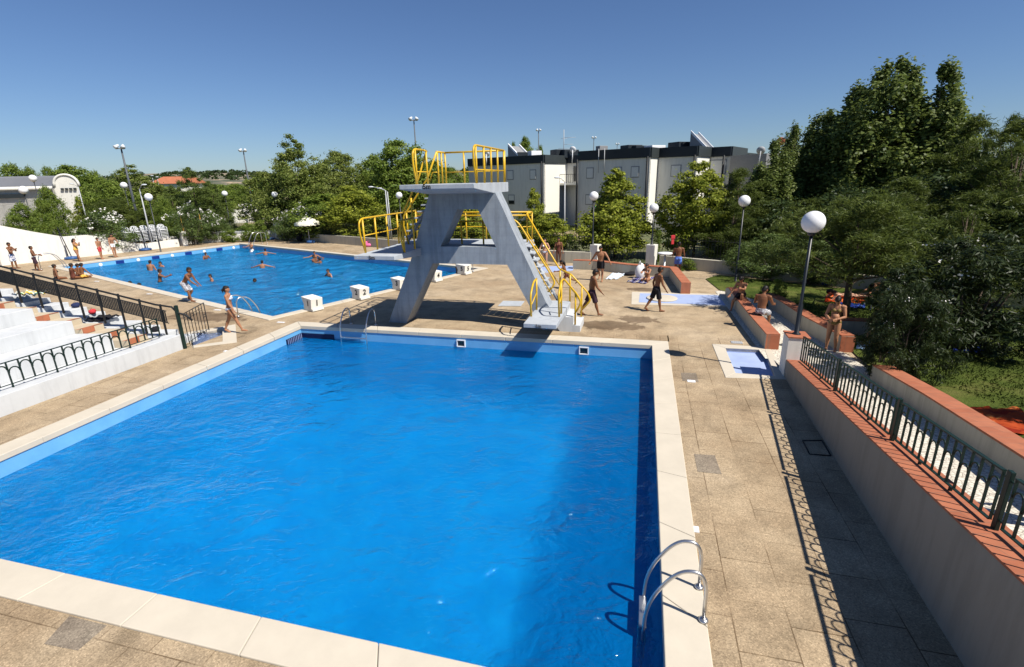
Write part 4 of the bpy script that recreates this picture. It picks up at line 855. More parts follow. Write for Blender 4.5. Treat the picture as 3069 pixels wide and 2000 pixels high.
arm_lamp(418, 566, 52, .6, 'white street lamp with a short arm beside the globe lamp on the left')
arm_lamp(1693, 546, 36, -.5, 'grey street lamp with its arm to the left in front of the flats')
arm_lamp(234, 560, 70, -.3, 'pale pole by the right corner of the vaulted hall')
arm_lamp(457, 534, 85, .2, 'thin pale pole before the red roofed house, left of two')
arm_lamp(472, 538, 85, .2, 'thin pale pole before the red roofed house, right of two')
for px, y0, y1, lab in ((556, 640, 722, 'thin yellow stake left in the hedge'), (612, 640, 718, 'thin yellow stake right in the hedge')):
    a = gp(px, y1); p = atd(px-6, y0, math.hypot(a.x, a.y)); mb = MB(); mb.tube([a, (a.x, a.y, p.z)], .035, 6); tag(mb.build('stake', M['cloth_yellow']), lab, 'stake')

# ================================================ buildings
def P2d(px, D, y=530): p = atd(px, y, D); return Vector((p.x, p.y, 0))
fdir = Vector((.80, -.60, 0)).normalized(); rdir = Vector((.60, .80, 0)).normalized()
bld = thing('apartment_block', P2d(1733, 50), 'long white three storey block of flats with a black roof band behind the young trees', 'building')
GZ = -1.6
def zpx(px, y, P):   # height seen at pixel y above plan point P
    D = math.hypot(P.x, P.y); return atd(px, y, D).z
def hit(px, P, d):   # plan point where the sight line of px crosses the line P + k d
    r = P2d(px, 10); n = Vector((-d.y, d.x, 0)); k = n.dot(P)/n.dot(r); return r*k
def wallq(mb, A, B, z0, z1, th=.25):
    d = (B-A).normalized(); n = Vector((-d.y, d.x, 0))*th
    mb.hexa([A+Vector((0, 0, z0)), B+Vector((0, 0, z0)), B+n+Vector((0, 0, z0)), A+n+Vector((0, 0, z0))], [A+Vector((0, 0, z1)), B+Vector((0, 0, z1)), B+n+Vector((0, 0, z1)), A+n+Vector((0, 0, z1))])
v0 = P2d(1405, 60); v1 = hit(1630, v0, fdir)
ZR = zpx(1630, 464, v1); ZB = zpx(1630, 489, v1)
segs = []
def face(A, B, mat, zt, zb, nm='wall'):
    mb = MB(); wallq(mb, A, B, GZ, zb); mb.build(nm, M[mat], bld)
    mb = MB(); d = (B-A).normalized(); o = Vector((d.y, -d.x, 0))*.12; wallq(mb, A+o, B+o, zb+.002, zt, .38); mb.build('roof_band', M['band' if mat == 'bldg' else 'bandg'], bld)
face(v0, v1, 'bldg', ZR, ZB)
v2 = hit(1697, v1, rdir); face(v1+rdir*.05, v2, 'bldgW', ZR, ZB)
v3 = v2+fdir*3.6; face(v2, v3, 'bldg', ZR, ZB)
w0 = P2d(1733, 51.5); w1 = hit(1945, w0, fdir); Z2 = zpx(1733, 454, w0); Z2b = zpx(1733, 482, w0)
face(w0, w1, 'bldg', Z2, Z2b); w2 = hit(1969, w1, rdir); face(w1+rdir*.05, w2, 'bldgW', Z2, Z2b)
w3 = hit(2084, w2, fdir); face(w2+fdir*.05, w3, 'bldg', Z2, Z2b)
w4 = hit(2123, w3, rdir); face(w3+rdir*.05, w4, 'bldgW', Z2, Z2b)
w5 = hit(2184, w4, fdir); face(w4+fdir*.05, w5, 'bldg', Z2, Z2b)
w6 = hit(2229, w5, rdir); face(w5+rdir*.05, w6, 'bldgW', Z2, Z2b)
mb = MB(); bk = rdir*12
mb.prism([tuple(p)[:2] for p in (v0+rdir*.2, v1+rdir*.2-fdir*.2, v2-fdir*.2, v3, v3+bk, v0+bk)], ZR-.5, ZR-.35); mb.prism([tuple(p)[:2] for p in (w0+rdir*.3+fdir*.2, w1+rdir*.3-fdir*.3, w2-fdir*.3, w3-fdir*.3+rdir*.3, w4-fdir*.2, w5-fdir*.3+rdir*.3, w6-fdir*.2, w6+bk*.6, w0+bk+fdir*.2)], Z2-.5, Z2-.35)
mb.build('roof', M['bandg'], bld)
mb = MB(); wallq(mb, v3+bk, v0+bk, GZ, ZR-.52); wallq(mb, w6+bk*.6, w0+bk, GZ, Z2-.52); mb.build('wall', M['bldg'], bld)
def window(A, B, px0, px1, y0, y1, state='shutter'):
    d = (B-A).normalized(); a = hit(px0, A, d); b = hit(px1, A, d); o = Vector((d.y, -d.x, 0))*.02
    z1 = zpx(px0, y0, a); z0 = zpx(px0, y1, a)
    mb = MB(); wallq(mb, a+o, b+o, z0, z1, .03); f = mb.build('window', M['frame'], bld)
    q = .07; o2 = o*2.2; dd = d*q
    if state == 'half':
        mb = MB(); wallq(mb, a+o2+dd, b+o2-dd, z0+(z1-z0)*.42, z1-q, .03); sub(mb, 'shutter', M['shutter'], f)
        mb = MB(); wallq(mb, a+o2+dd, b+o2-dd, z0+q, z0+(z1-z0)*.40, .03); sub(mb, 'pane', M['darkglass'], f)
    else:
        mb = MB(); wallq(mb, a+o2+dd, b+o2-dd, z0+q, z1-q, .03); sub(mb, 'shutter' if state == 'shutter' else 'pane', M['shutter' if state == 'shutter' else 'darkglass'], f)
for (px0, px1, y0, y1, s) in ((1519, 1539, 511, 540, 'shutter'), (1588, 1607, 509, 539, 'shutter'), (1522, 1541, 584, 613, 'half'), (1590, 1609, 586, 615, 'shutter')): window(v0, v1, px0, px1, y0, y1, s)
for (px0, px1, y0, y1, s) in ((1757, 1779, 503, 536, 'shutter'), (1840, 1863, 501, 533, 'shutter'), (1890, 1915, 499, 533, 'shutter'), (1756, 1779, 583, 614, 'shutter'), (1755, 1779, 665, 700, 'half'), (1885, 1910, 585, 617, 'half')): window(w0, w1, px0, px1, y0, y1, s)
for (px0, px1, y0, y1, s) in ((2009, 2040, 495, 530, 'shutter'), (2002, 2030, 590, 625, 'half')): window(w2, w3, px0, px1, y0, y1, s)
for (px0, px1, y0, y1, s) in ((2125, 2174, 480, 524, 'shutter'), (2140, 2166, 580, 612, 'pane')): window(w4, w5, px0, px1, y0, y1, s)
window(v2, v3, 1718, 1729, 498, 545, 'pane')
mb = MB(); a = hit(1692, v2, fdir)-rdir*.9; zz = zpx(1700, 552, v2); mb.box((v2.x+.6, v2.y-1.2, zz), (3.6, 1.6, .2), math.atan2(fdir.y, fdir.x)); mb.build('balcony', M['bldgW'], bld)
mb = MB(); c0 = Vector((v2.x+.6, v2.y-1.2, zz))
for i in range(14): p = c0+fdir*(-1.7+.26*i)-rdir*.75; mb.tube([p, p+Vector((0, 0, 1.0))], .02, 4)
mb.tube([c0-fdir*1.7-rdir*.75+Vector((0, 0, 1)), c0+fdir*1.75-rdir*.75+Vector((0, 0, 1))], .03, 4); mb.build('balcony_rail', M['black'], bld)
for px, P, d in ((1627, v1, fdir), (1733, w0, fdir), (1941, w1, fdir), (2080, w3, fdir), (2166, w5, fdir)):
    a = hit(px, P, d); o = -rdir*.25; mb = MB(); mb.tube([a+o+Vector((0, 0, GZ)), a+o+Vector((0, 0, Z2b+.1))], .09, 6); mb.build('drainpipe', M['black'], bld)
def rooftop(px, y0, y1, P, w, lab, name='roof_tank', mat='band', back=5, cat='tank', grp=None):
    q = hit(px, P+rdir*back, fdir); z1 = zpx(px, y0, q); z0 = Z2-.36; mb = MB(); mb.box((q.x, q.y, (z0+z1)/2), (w, w*.8, z1-z0), .4)
    tag(mb.build(name, M[mat], bevel=.03), lab, cat, grp)
rooftop(1888, 436, 450, w0, 1.7, 'black box on the roof, left of two side by side'); rooftop(1911, 438, 450, w0, 1.7, 'black box on the roof, right of two side by side')
rooftop(2035, 427, 445, w0, 1.9, 'black box on the roof beside the slanted panels')
rooftop(1679, 449, 462, v0, 1.8, 'black box on the left roof, under the aerial'); rooftop(1703, 450, 462, v0, 1.8, 'black box on the left roof, right of the aerial')
rooftop(1603, 453, 464, v0, 1.3, 'small white tank on the left roof', 'roof_tank', 'whitep')
rooftop(1565, 457, 466, v0, 1.6, 'low black box on the left roof beside the slanted panels')
rooftop(1957, 437, 446, w0, 1.6, 'small white box on the roof, right of the middle', 'roof_box', 'whitep')
rooftop(1801, 438, 452, w0, .9, 'narrow chimney with two hanging rods on the roof edge', 'chimney', 'frame', 1)
for sx in (-.3, .3):
    q = hit(1801, w0-rdir*.3, fdir)+fdir*sx; mb = MB(); mb.tube([q+Vector((0, 0, Z2+.1)), q+Vector((0, 0, Z2b-1.2))], .035, 5); mb.build('downpipe', M['greypole'], bld)
def solar(px0, px1, y0, y1, P, lab, back=4, zoff=0):
    a = hit(px0, P+rdir*back, fdir); b = hit(px1, P+rdir*back, fdir); zt = zpx(px0, y0, a); zb = zpx(px1, y1, b)
    t = thing('roof_panel', (a.x, a.y, zb), lab, 'solar panel', 'slanted panels on the flat roof')
    for j, off in enumerate((0, 2.2)):
        o = rdir*off; mb = MB(); A, B = a+o+Vector((0, 0, zt)), b+o+Vector((0, 0, zb)); u = Vector((0, 0, .12)); mb.hexa([A-u, B-u, B-u+rdir*.2, A-u+rdir*.2], [A+u, B+u, B+u+rdir*.2, A+u+rdir*.2]); mb.build('edge_beam', M['whitep'], t)
    mb = MB(); A, B, C_ = a+Vector((0, 0, zt-.12)), b+Vector((0, 0, zb-.12)), a+Vector((0, 0, zb-.3)); mb.add([A, B, C_, A+rdir*2.2, B+rdir*2.2, C_+rdir*2.2], [[0, 2, 1], [3, 4, 5], [0, 1, 4, 3], [1, 2, 5, 4], [2, 0, 3, 5]]); mb.build('panel', M['frame'], t)
solar(2060, 2108, 396, 443, w0, 'large slanted panel rising from the roof right of the black box')
solar(1524, 1553, 434, 465, v0, 'slanted panel on the left end of the roof behind the tower rail')
a = hit(1689, v0+rdir*5, fdir); zt = zpx(1689, 389, a); t = thing('aerial', (a.x, a.y, ZR), 'tall television aerial on the flat roof', 'aerial')
mb = MB(); mb.tube([(a.x, a.y, ZR-.4), (a.x, a.y, zt)], .04, 5); mb.build('mast', M['greypole'], t)
mb = MB()
for dz, l0, l1 in ((.8, 0, 1.3), (1.5, 0, 1.0), (1.9, -.6, 1.1), (2.6, 0, .9), (.9, -.3, .4)): mb.tube([(a.x+l0, a.y, zt-dz), (a.x+l1, a.y, zt-dz)], .022, 4)
mb.build('elements', M['greypole'], t)
def dish(px, py, D, r, lab, mat='whitep'):
    p = atd(px, py, D); mb = MB(); m3 = Matrix.Rotation(R(-60), 3, 'X') @ Matrix.Rotation(R(25), 3, 'Y')
    mb.lathe([(.02, 0), (r*.5, r*.08), (r, r*.3), (r*1.0, r*.34), (r*.5, r*.12), (.02, .04)], (0, 0, 0), 20); mb.v = [tuple(m3 @ Vector(v)+p) for v in mb.v]
    mb.tube([p, p+Vector((0, .2, -1.4))], .05, 6); tag(mb.build('satellite_dish', M[mat]), lab, 'satellite dish', 'satellite dishes on the roofs')
dish(1716, 450, 57, .36, 'white satellite dish on the roof right of the aerial'); dish(2280, 453, 48, .34, 'grey satellite dish near the end of the roof', 'greypole'); dish(2340, 426, 50, .36, 'rust orange satellite dish among the tree tops', 'tile'); dish(1457, 462, 58, .35, 'white satellite dish seen through the right rail of the top platform')
t = thing('annex_building', P2d(2210, 55), 'lower grey building with dark bars right of the flats', 'building')
A = P2d(2184, 52); B = P2d(2290, 49); zt = zpx(2230, 466, A); mb = MB(); wallq(mb, A, B, GZ, zt, 6); mb.build('wall', M['frame'], t)
mb = MB()
for i in range(6): q = A.lerp(B, .05+.05*i)-rdir*.15; mb.tube([q+Vector((0, 0, GZ)), q+Vector((0, 0, zt-1.5))], .09, 4)
mb.build('bars', M['black'], t)
# vaulted hall on the left
hall = thing('vaulted_hall', P2d(190, 82), 'white hall with a vaulted grey roof and an arched gable at the far left', 'building')
g0, g1 = P2d(152, 80), P2d(227, 79); gd = (g1-g0); gw = gd.length; gdn = gd.normalized(); ld = Vector((-gdn.y, gdn.x, 0)); ld = ld if ld.x < 0 else -ld
if ld.x > 0: ld = -ld
ld = Vector((-.93, .0, 0)) ; ld = Vector((-1, -.22, 0)).normalized(); L = 48
ze = zpx(152, 563, g0); zr2 = zpx(185, 527, g0); prof = []
for j in range(15):
    th = math.pi*j/14; prof.append(g0.lerp(g1, .5-.5*math.cos(th))+Vector((0, 0, ze+(zr2-ze)*math.sin(th)**.8)))
mb = MB(); mb.add([g0+Vector((0, 0, -.2)), g1+Vector((0, 0, -.2))]+prof[::-1], [list(range(17))]); mb.build('gable', M['white'], hall)
mb = MB(); pts = prof; q = [p+ld*L for p in pts]; n = len(pts); mb.add(pts+q, [[i, i+1, n+i+1, n+i] for i in range(n-1)], True); mb.build('roof', M['roofhall'], hall)
mb = MB(); mb.tube([p-ld*.1+Vector((0, 0, .1)) for p in prof], .14, 6); mb.build('gable_rim', M['white'], hall)
mb = MB(); a = g0+Vector((0, 0, -.2)); b = a+ld*L; mb.add([a, b, b+Vector((0, 0, ze+.2)), a+Vector((0, 0, ze+.2))], [[0, 3, 2, 1], [0, 1, 2, 3]]); mb.build('side_wall', M['white'], hall)
mb = MB(); o = Vector((.05, -.25, 0)); mb.tube([a+o*1.5+Vector((0, 0, ze+.2)), b+o*1.5+Vector((0, 0, ze+.2))], .25, 4); mb.build('eaves', M['white'], hall)
for i in range(9):
    a = g0+ld*(3+5.2*i)+o*1.2; b = a+ld*4.2; z0 = zpx(90, 593, g0); z1 = zpx(90, 581, g0); mb = MB(); mb.hexa([a+Vector((0, 0, z0)), b+Vector((0, 0, z0)), b-o+Vector((0, 0, z0)), a-o+Vector((0, 0, z0))], [a+Vector((0, 0, z1)), b+Vector((0, 0, z1)), b-o+Vector((0, 0, z1)), a-o+Vector((0, 0, z1))]); mb.build('window', M['darkglass'], hall)
for i in range(4):
    a = g0.lerp(g1, .28+.17*i); b = g0.lerp(g1, .40+.17*i); z0 = zpx(200, 569, g0); z1 = zpx(200, 564, g0); oo = Vector((.1, -.2, 0)); mb = MB(); mb.hexa([a+oo+Vector((0, 0, z0)), b+oo+Vector((0, 0, z0)), b+Vector((0, 0, z0)), a+Vector((0, 0, z0))], [a+oo+Vector((0, 0, z1)), b+oo+Vector((0, 0, z1)), b+Vector((0, 0, z1)), a+Vector((0, 0, z1))]); mb.build('window', M['darkglass'], hall)
# stadium terraces, house with a red roof
for (x0, x1, y0, y1, D, lab) in ((418, 512, 631, 656, 75, 'white stepped stadium terrace behind the globe lamp and oleanders'), (672, 762, 615, 646, 82, 'white stepped stadium terrace beside the green pitch')):
    a, b = P2d(x0, D), P2d(x1, D); t = thing('stadium_terrace', a, lab, 'terrace', 'white stadium terraces'); z1 = zpx(x0, y0, a); z0 = zpx(x0, y1, a); k = 4
    for i in range(k):
        o = Vector((0, 1, 0))*i*.8; mb = MB(); za = z0+(z1-z0)*(i+1)/k; mb.hexa([a+o+Vector((0, 0, -.3)), b+o+Vector((0, 0, -.3)), b+o+Vector((0, .78, -.3)), a+o+Vector((0, .78, -.3))], [a+o+Vector((0, 0, za)), b+o+Vector((0, 0, za)), b+o+Vector((0, .78, za)), a+o+Vector((0, .78, za))]); mb.build('step', M['white'], t)
t = thing('house', P2d(500, 130), 'low house with a long red tiled roof below the hill', 'building'); a, b = P2d(450, 130), P2d(545, 130); zt = zpx(500, 532, a)
mb = MB(); mb.hexa([a, b, b+Vector((0, 8, 0)), a+Vector((0, 8, 0))], [p+Vector((0, 0, zt-1.3)) for p in (a, b, b+Vector((0, 8, 0)), a+Vector((0, 8, 0)))]); mb.build('wall', M['white'], t)
mb = MB(); u = [p+Vector((0, 0, zt-1.25)) for p in (a+Vector((-.5, -.6, 0)), b+Vector((.5, -.6, 0)), b+Vector((.5, 8.6, 0)), a+Vector((-.5, 8.6, 0)))]; r0 = a+Vector((0, 4, zt+.2)); r1 = b+Vector((0, 4, zt+.2)); mb.add(u+[r0, r1], [[0, 1, 5, 4], [2, 3, 4, 5], [0, 4, 3], [1, 2, 5]]); mb.build('roof', M['tile'], t)
# ================================================ hills
def hill(name, x0, x1, y0, y1, hf, nx=60, ny=24, mat='hill'):
    vs = []; fs = []
    for j in range(ny+1):
        for i in range(nx+1):
            x = x0+(x1-x0)*i/nx; y = y0+(y1-y0)*j/ny; vs.append((x, y, hf(x, y)))
    for j in range(ny):
        for i in range(nx): k = j*(nx+1)+i; fs.append([k, k+1, k+nx+2, k+nx+1])
    mb = MB(); mb.add(vs, fs, True); return tag(mb.build(name, M[mat]), kind='structure')
rs = np.random.RandomState(3)
def hh(x, y):
    a = x/y   # bearing
    e = max(0, min(1, (y-330)/330)); base = 21*math.exp(-((a+.62)/.26)**2)+17*math.exp(-((a+.10)/.10)**2)+2.5
    return -.2+e*(base+1.6*math.sin(x*.021+1)+1.0*math.sin(x*.053+y*.02)+.5*math.sin(x*.13))
hill('hill', -700, 250, 320, 700, hh, 150, 30)

# ================================================ trees
def quads(name, P, N, ln, wd_, rs, mat, bend=.0):
    n = len(P); T = rs.normal(size=(n, 3)); T -= (T*N).sum(1)[:, None]*N; T /= np.linalg.norm(T, axis=1)[:, None]+1e-9; B = np.cross(N, T)
    l = ln*(.65+.7*rs.rand(n))[:, None]; w = wd_*(.7+.6*rs.rand(n))[:, None]
    V = np.empty((n, 4, 3), np.float32); V[:, 0] = P-T*l*.5; V[:, 1] = P+B*w*.5-T*l*.05; V[:, 2] = P+T*l*.5; V[:, 3] = P-B*w*.5-T*l*.05
    me = bpy.data.meshes.new(name); me.vertices.add(n*4); me.vertices.foreach_set('co', V.reshape(-1)); me.loops.add(n*4); me.loops.foreach_set('vertex_index', np.arange(n*4, dtype=np.int32))
    me.polygons.add(n); me.polygons.foreach_set('loop_start', np.arange(0, n*4, 4, dtype=np.int32)); me.polygons.foreach_set('loop_total', np.full(n, 4, np.int32)); me.update(calc_edges=True); me.materials.append(mat); return me
def sph(rs, n):
    v = rs.normal(size=(n, 3)); return v/(np.linalg.norm(v, axis=1)[:, None]+1e-9)
PRO = {}
def proto(key, H, Wd, prof, nc, nl, cr, ln, wd_, mat, seed=1, base=.12, trunk=.16, flat=.75, up=.25, droop=0, flowers=0, stems=1, fill=.45, vert=0, limbs=14, fsz=.10):
    rs = np.random.RandomState(seed); C = []; hs = np.array([p[0] for p in prof]); rr = np.array([p[1] for p in prof])
    for i in range(nc):
        while True:
            h = base+(1-base)*rs.rand(); r = np.interp(h, hs, rr)
            if rs.rand() < (r+.12)/1.1: break
        a = rs.rand()*2*math.pi; lob = 1+.16*math.sin(3*a+seed)+.12*math.sin(5*a+h*9+seed*2)+.10*math.sin(h*17+2*a)
        q = (rs.rand()**fill)*r*lob*Wd/2; C.append((q*math.cos(a), q*math.sin(a), h*H, cr*(.6+.8*rs.rand())*(.55+.45*r)))
    C = np.array(C); idx = rs.randint(0, nc, nl); D = sph(rs, nl); q = C[idx, 3]*np.minimum(1.7, np.abs(rs.normal(size=nl)*.34+.62))
    P = C[idx, :3]+D*q[:, None]*np.array([1, 1, flat+vert]); 
    N = D*.8+np.array([0, 0, up])+rs.normal(size=(nl, 3))*.45
    if droop: N = rs.normal(size=(nl, 3))+np.array([0, 0, .6]); P[:, 2] -= droop*rs.rand(nl)*q
    N /= np.linalg.norm(N, axis=1)[:, None]
    P[:, 2] = np.maximum(P[:, 2], .05)
    crown = quads(key+'_leaves', P, N, ln, wd_, rs, M[mat])
    mb = MB(); top = H*.8
    for k in range(stems):
        a = 2*math.pi*k/max(1, stems)+.4; o = .18*(stems > 1); L = Vector((math.cos(a)*o, math.sin(a)*o, 0)); e = L*4 if stems > 1 else Vector((rs.normal()*.15, rs.normal()*.15, 0))
        mb.tube([L*.6+Vector((0, 0, -.25)), L+Vector((0, 0, H*.12)), L+e*.5+Vector((0, 0, H*.42)), e+Vector((0, 0, top if stems == 1 else H*.6))], [trunk*1.25, trunk, trunk*.62, trunk*.15], 8)
    for i in range(limbs):
        c = C[rs.randint(nc)]; s = Vector((0, 0, min(c[2]*.62, top*.9))); e = Vector((c[0], c[1], c[2])); m_ = s.lerp(e, .5)+Vector((0, 0, -.05*H*.3)); mb.tube([s, m_, e], [trunk*.38, trunk*.24, trunk*.07], 5, False)
    o = mb.build(key+'_trunk', M['bark']); tm = o.data; bpy.data.objects.remove(o)
    fl = None
    if flowers:
        ii = rs.randint(0, nc, flowers//7); PP = []
        for i in ii:
            if C[i, 2] < H*.5: continue
            d = sph(rs, 1)[0]; d[2] = abs(d[2]); c0 = C[i, :3]+d*C[i, 3]*.98
            PP += [c0+rs.normal(size=3)*.07 for _ in range(7)]
        PP = np.array(PP); NN = sph(rs, len(PP)); fl = quads(key+'_flowers', PP, NN, fsz, fsz, rs, M['petal'])
    PRO[key] = (H, Wd, tm, crown, fl)
rnd = [(0, .35), (.2, .8), (.45, 1), (.7, .85), (.88, .5), (1, .12)]
con = [(0, .5), (.15, .95), (.35, 1), (.6, .68), (.8, .38), (1, .06)]
colm = [(0, .3), (.15, .75), (.4, 1), (.65, .85), (.85, .5), (.95, .28), (1, .08)]
spread = [(0, .5), (.3, .95), (.55, 1), (.8, .7), (1, .25)]
proto('plane', 8, 5, con, 150, 21000, .66, .20, .17, 'leaf_plane', 2, .10, .10)
proto('plane2', 8, 5.4, colm, 160, 21000, .68, .20, .17, 'leaf_plane', 12, .12, .10)
proto('round', 8, 8, rnd, 170, 24000, .95, .22, .15, 'leaf_green', 3, .10)
proto('green', 11, 7.5, colm, 210, 30000, .95, .24, .17, 'leaf_green', 4, .06)
proto('locust', 11, 8, con, 190, 28000, .90, .22, .13, 'leaf_locust', 5, .08, flat=.6)
proto('locust2', 10, 7, colm, 190, 28000, .95, .22, .13, 'leaf_locust', 15, .06, flat=.6)
proto('poplar', 17, 7.5, colm, 230, 52000, .75, .27, .21, 'leaf_poplar', 6, .10, .22, vert=1.2, flat=1.0, fill=.35, limbs=22)
proto('poplar2', 17, 7.5, con, 230, 52000, .75, .27, .21, 'leaf_poplar', 16, .08, .22, vert=1.3, flat=1.0, fill=.4, limbs=22)
proto('pine', 10, 6, con, 120, 24000, .62, .24, .06, 'leaf_pine', 7, .12, .18, flat=.9, up=.6)
proto('feather', 11, 7, colm, 105, 42000, .85, .34, .045, 'leaf_feather', 8, .10, .20, droop=.7, flat=.55, limbs=26)
proto('feather2', 9, 8, spread, 100, 40000, .82, .30, .045, 'leaf_feather', 18, .12, .20, droop=.8, flat=.5, limbs=26)
proto('oleander', 3, 3.2, rnd, 90, 9000, .42, .16, .04, 'leaf_oleander', 9, .1, .04, up=.5, flowers=700, stems=6)
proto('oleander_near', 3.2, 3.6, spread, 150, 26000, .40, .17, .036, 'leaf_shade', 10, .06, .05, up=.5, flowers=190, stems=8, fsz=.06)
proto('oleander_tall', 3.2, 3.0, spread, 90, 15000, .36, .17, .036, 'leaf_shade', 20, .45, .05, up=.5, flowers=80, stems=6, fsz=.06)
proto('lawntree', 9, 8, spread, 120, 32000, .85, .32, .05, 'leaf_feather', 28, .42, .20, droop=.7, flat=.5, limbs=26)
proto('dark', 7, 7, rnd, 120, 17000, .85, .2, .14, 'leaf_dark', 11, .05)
proto('bush', 1.6, 1.8, rnd, 50, 5000, .3, .10, .05, 'leaf_green', 13, .05, .03, stems=4, limbs=6)
def tree(key, px, D, ytop, wpx, label, cat='tree', name='tree', z0=-.1, grp='trees around the pools', rz=None, x=None, y=None, H=None, wm=None):
    H0, W0, tm, cm, fl = PRO[key]
    p = atd(px, ytop, D)
    if x is None: x, y = p.x, p.y
    h = H or (p.z-z0); wm = wm or wpx*math.hypot(x, y)/1500*math.cos(math.atan2(x, y))**.9*1.04
    t = thing(name, (x, y, z0), label, cat, grp, rz if rz is not None else (px*1.7) % 6.28); t.scale = (wm/W0, wm/W0, h/(H0*1.03))
    for nm_, me in (('trunk', tm), ('crown', cm), ('flowers', fl)):
        if me is None or (nm_ == 'flowers' and 20 < D < 40): continue
        o = bpy.data.objects.new(nm_, me); col.objects.link(o); o.parent = t
        if nm_ == 'flowers': o['kind'] = 'stuff'
    return t
TR = [
('round', 20, 98, 490, 120, 'round green tree at the far left picture edge behind the hall roof'), ('round', 84, 98, 498, 68, 'small round tree behind the hall roof, second from the left edge'), ('round', 137, 102, 498, 62, 'small round tree behind the hall roof, between the small tree and the broad one'),
('green', 205, 92, 487, 120, 'broad dark tree rising behind the arched gable of the hall'), ('round', 275, 96, 512, 80, 'dark tree right of the arched gable'), ('locust', 382, 74, 492, 170, 'large light green tree behind the tall floodlight mast on the left'),
('round', 318, 72, 540, 150, 'olive tree between the hall and the tall floodlight mast'), ('feather2', 352, 60, 588, 190, 'low feathery dark bush tree below the tall floodlight mast'), ('round', 130, 66, 556, 66, 'round green tree right in front of the hall windows'),
('round', 62, 56, 606, 92, 'dark rounded tree with several bare stems at the left, before the hall'), ('plane', 230, 74, 588, 44, 'small young tree at the corner of the hall'),
('pine', 562, 60, 487, 130, 'tall pine with a pointed top left of the middle'), ('pine', 625, 61, 532, 110, 'lower pine right of the tall pine'), ('pine', 505, 62, 545, 100, 'pine left of the tall pine'), ('round', 480, 58, 588, 60, 'small rounded olive shrub tree by the stadium terrace'),
('round', 650, 115, 552, 140, 'distant tree below the hill, left'), ('round', 705, 112, 550, 120, 'distant tree below the hill, middle'), ('round', 470, 128, 556, 150, 'distant tree near the red roofed house'), ('green', 765, 104, 525, 80, 'distant dark tree behind the floodlight mast'),
('green', 600, 95, 560, 110, 'dark tree behind the lower pine'), 
('locust', 868, 54, 400, 160, 'tall locust tree with a thin ragged top above the parasol'), ('locust2', 800, 57, 505, 130, 'broad locust tree left of the tallest locust'), ('locust2', 935, 55, 480, 150, 'locust tree right of the tallest locust'),
('locust2', 1014, 58, 440, 125, 'tree with a pointed twiggy top between the parasol and the tower'), ('plane2', 1050, 48, 555, 165, 'yellow green plane tree left of the tower'), ('green', 965, 51, 575, 170, 'dense green tree behind the parasol'),
('green', 1195, 53, 408, 170, 'large dark green tree just left of the tower'), ('green', 1120, 60, 455, 110, 'dark tree with a small poplar like top left of the tower'), ('green', 1275, 56, 480, 130, 'green tree seen behind the left rail of the tower'),
('round', 1345, 66, 500, 120, 'green tree seen through the rails of the top platform'), ('round', 1420, 90, 512, 120, 'distant tree left of the flats behind the tower'), ('plane', 1395, 38, 600, 170, 'yellow green plane tree seen through the opening of the tower'),
('plane2', 1290, 42, 620, 140, 'yellow green tree behind the left leg of the tower'), ('plane', 1480, 37, 640, 110, 'leafy tree behind the right leg of the tower'),
('green', 1537, 98, 418, 36, 'narrow tree top above the left roof, beside the slanted panel'), ('green', 1575, 98, 400, 56, 'round tree top above the left roof'), ('green', 1618, 98, 428, 34, 'tree top above the left roof under the mast'), ('green', 1661, 98, 448, 24, 'small pointed tree top above the roof left of the aerial'), ('locust2', 1487, 80, 470, 60, 'tree behind the right rail of the top platform'),
('plane', 1600, 35, 560, 90, 'young yellow green tree before the flats, nearest the tower'), ('plane2', 1655, 34, 640, 110, 'low leafy young tree behind the two standing women'), ('plane', 1852, 33.5, 500, 195, 'pointed young plane tree between two white pillars'), ('plane2', 2102, 33.5, 480, 180, 'tall young plane tree by the right end of the flats'),
('feather', 2235, 34, 495, 200, 'dark feathery tree at the right end of the flats'), ('poplar2', 2388, 38, 379, 110, 'poplar with a rounded top beside the orange dish'), ('poplar2', 2320, 36, 425, 150, 'feathery tree before the orange dish'),
('poplar', 2475, 40, 330, 180, 'poplar stepping up towards the tallest one'), ('poplar2', 2570, 39, 262, 180, 'poplar just left of the tallest one'), ('poplar', 2690, 38, 168, 215, 'tallest poplar at the right of the picture'), ('poplar2', 2845, 38, 193, 225, 'second tallest poplar, right of the tallest'), ('poplar', 2760, 41, 360, 170, 'poplar in the gap between the two tallest'),
('feather', 3035, 34, 328, 150, 'feathery topped tree at the right picture edge'), ('feather', 2945, 35, 330, 220, 'feathery tree right of the tall poplars'), ('feather', 3110, 30, 330, 330, 'dark feathery tree cut by the right picture edge'),
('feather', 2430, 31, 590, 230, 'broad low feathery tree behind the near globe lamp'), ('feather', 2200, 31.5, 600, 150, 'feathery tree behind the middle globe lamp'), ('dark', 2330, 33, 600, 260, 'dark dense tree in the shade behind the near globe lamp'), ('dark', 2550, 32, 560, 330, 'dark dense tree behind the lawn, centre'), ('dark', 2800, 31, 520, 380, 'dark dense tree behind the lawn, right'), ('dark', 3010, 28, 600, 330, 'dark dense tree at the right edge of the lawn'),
('feather', 2720, 28, 520, 260, 'feathery tree behind the bending woman'), ('feather', 2940, 25, 560, 260, 'feathery tree with low boughs over the lawn at the right'),
]
for k, px, D, yt, w, lab in TR: tree(k, px, D, yt, w*(1.3 if k in ('poplar', 'poplar2', 'green', 'locust', 'locust2') and w > 60 else 1.08), lab)
tree('lawntree', 2600, 20.8, 560, 420, 'feathery tree with a bare brown trunk standing on the lawn', z0=0, grp='trees around the pools')
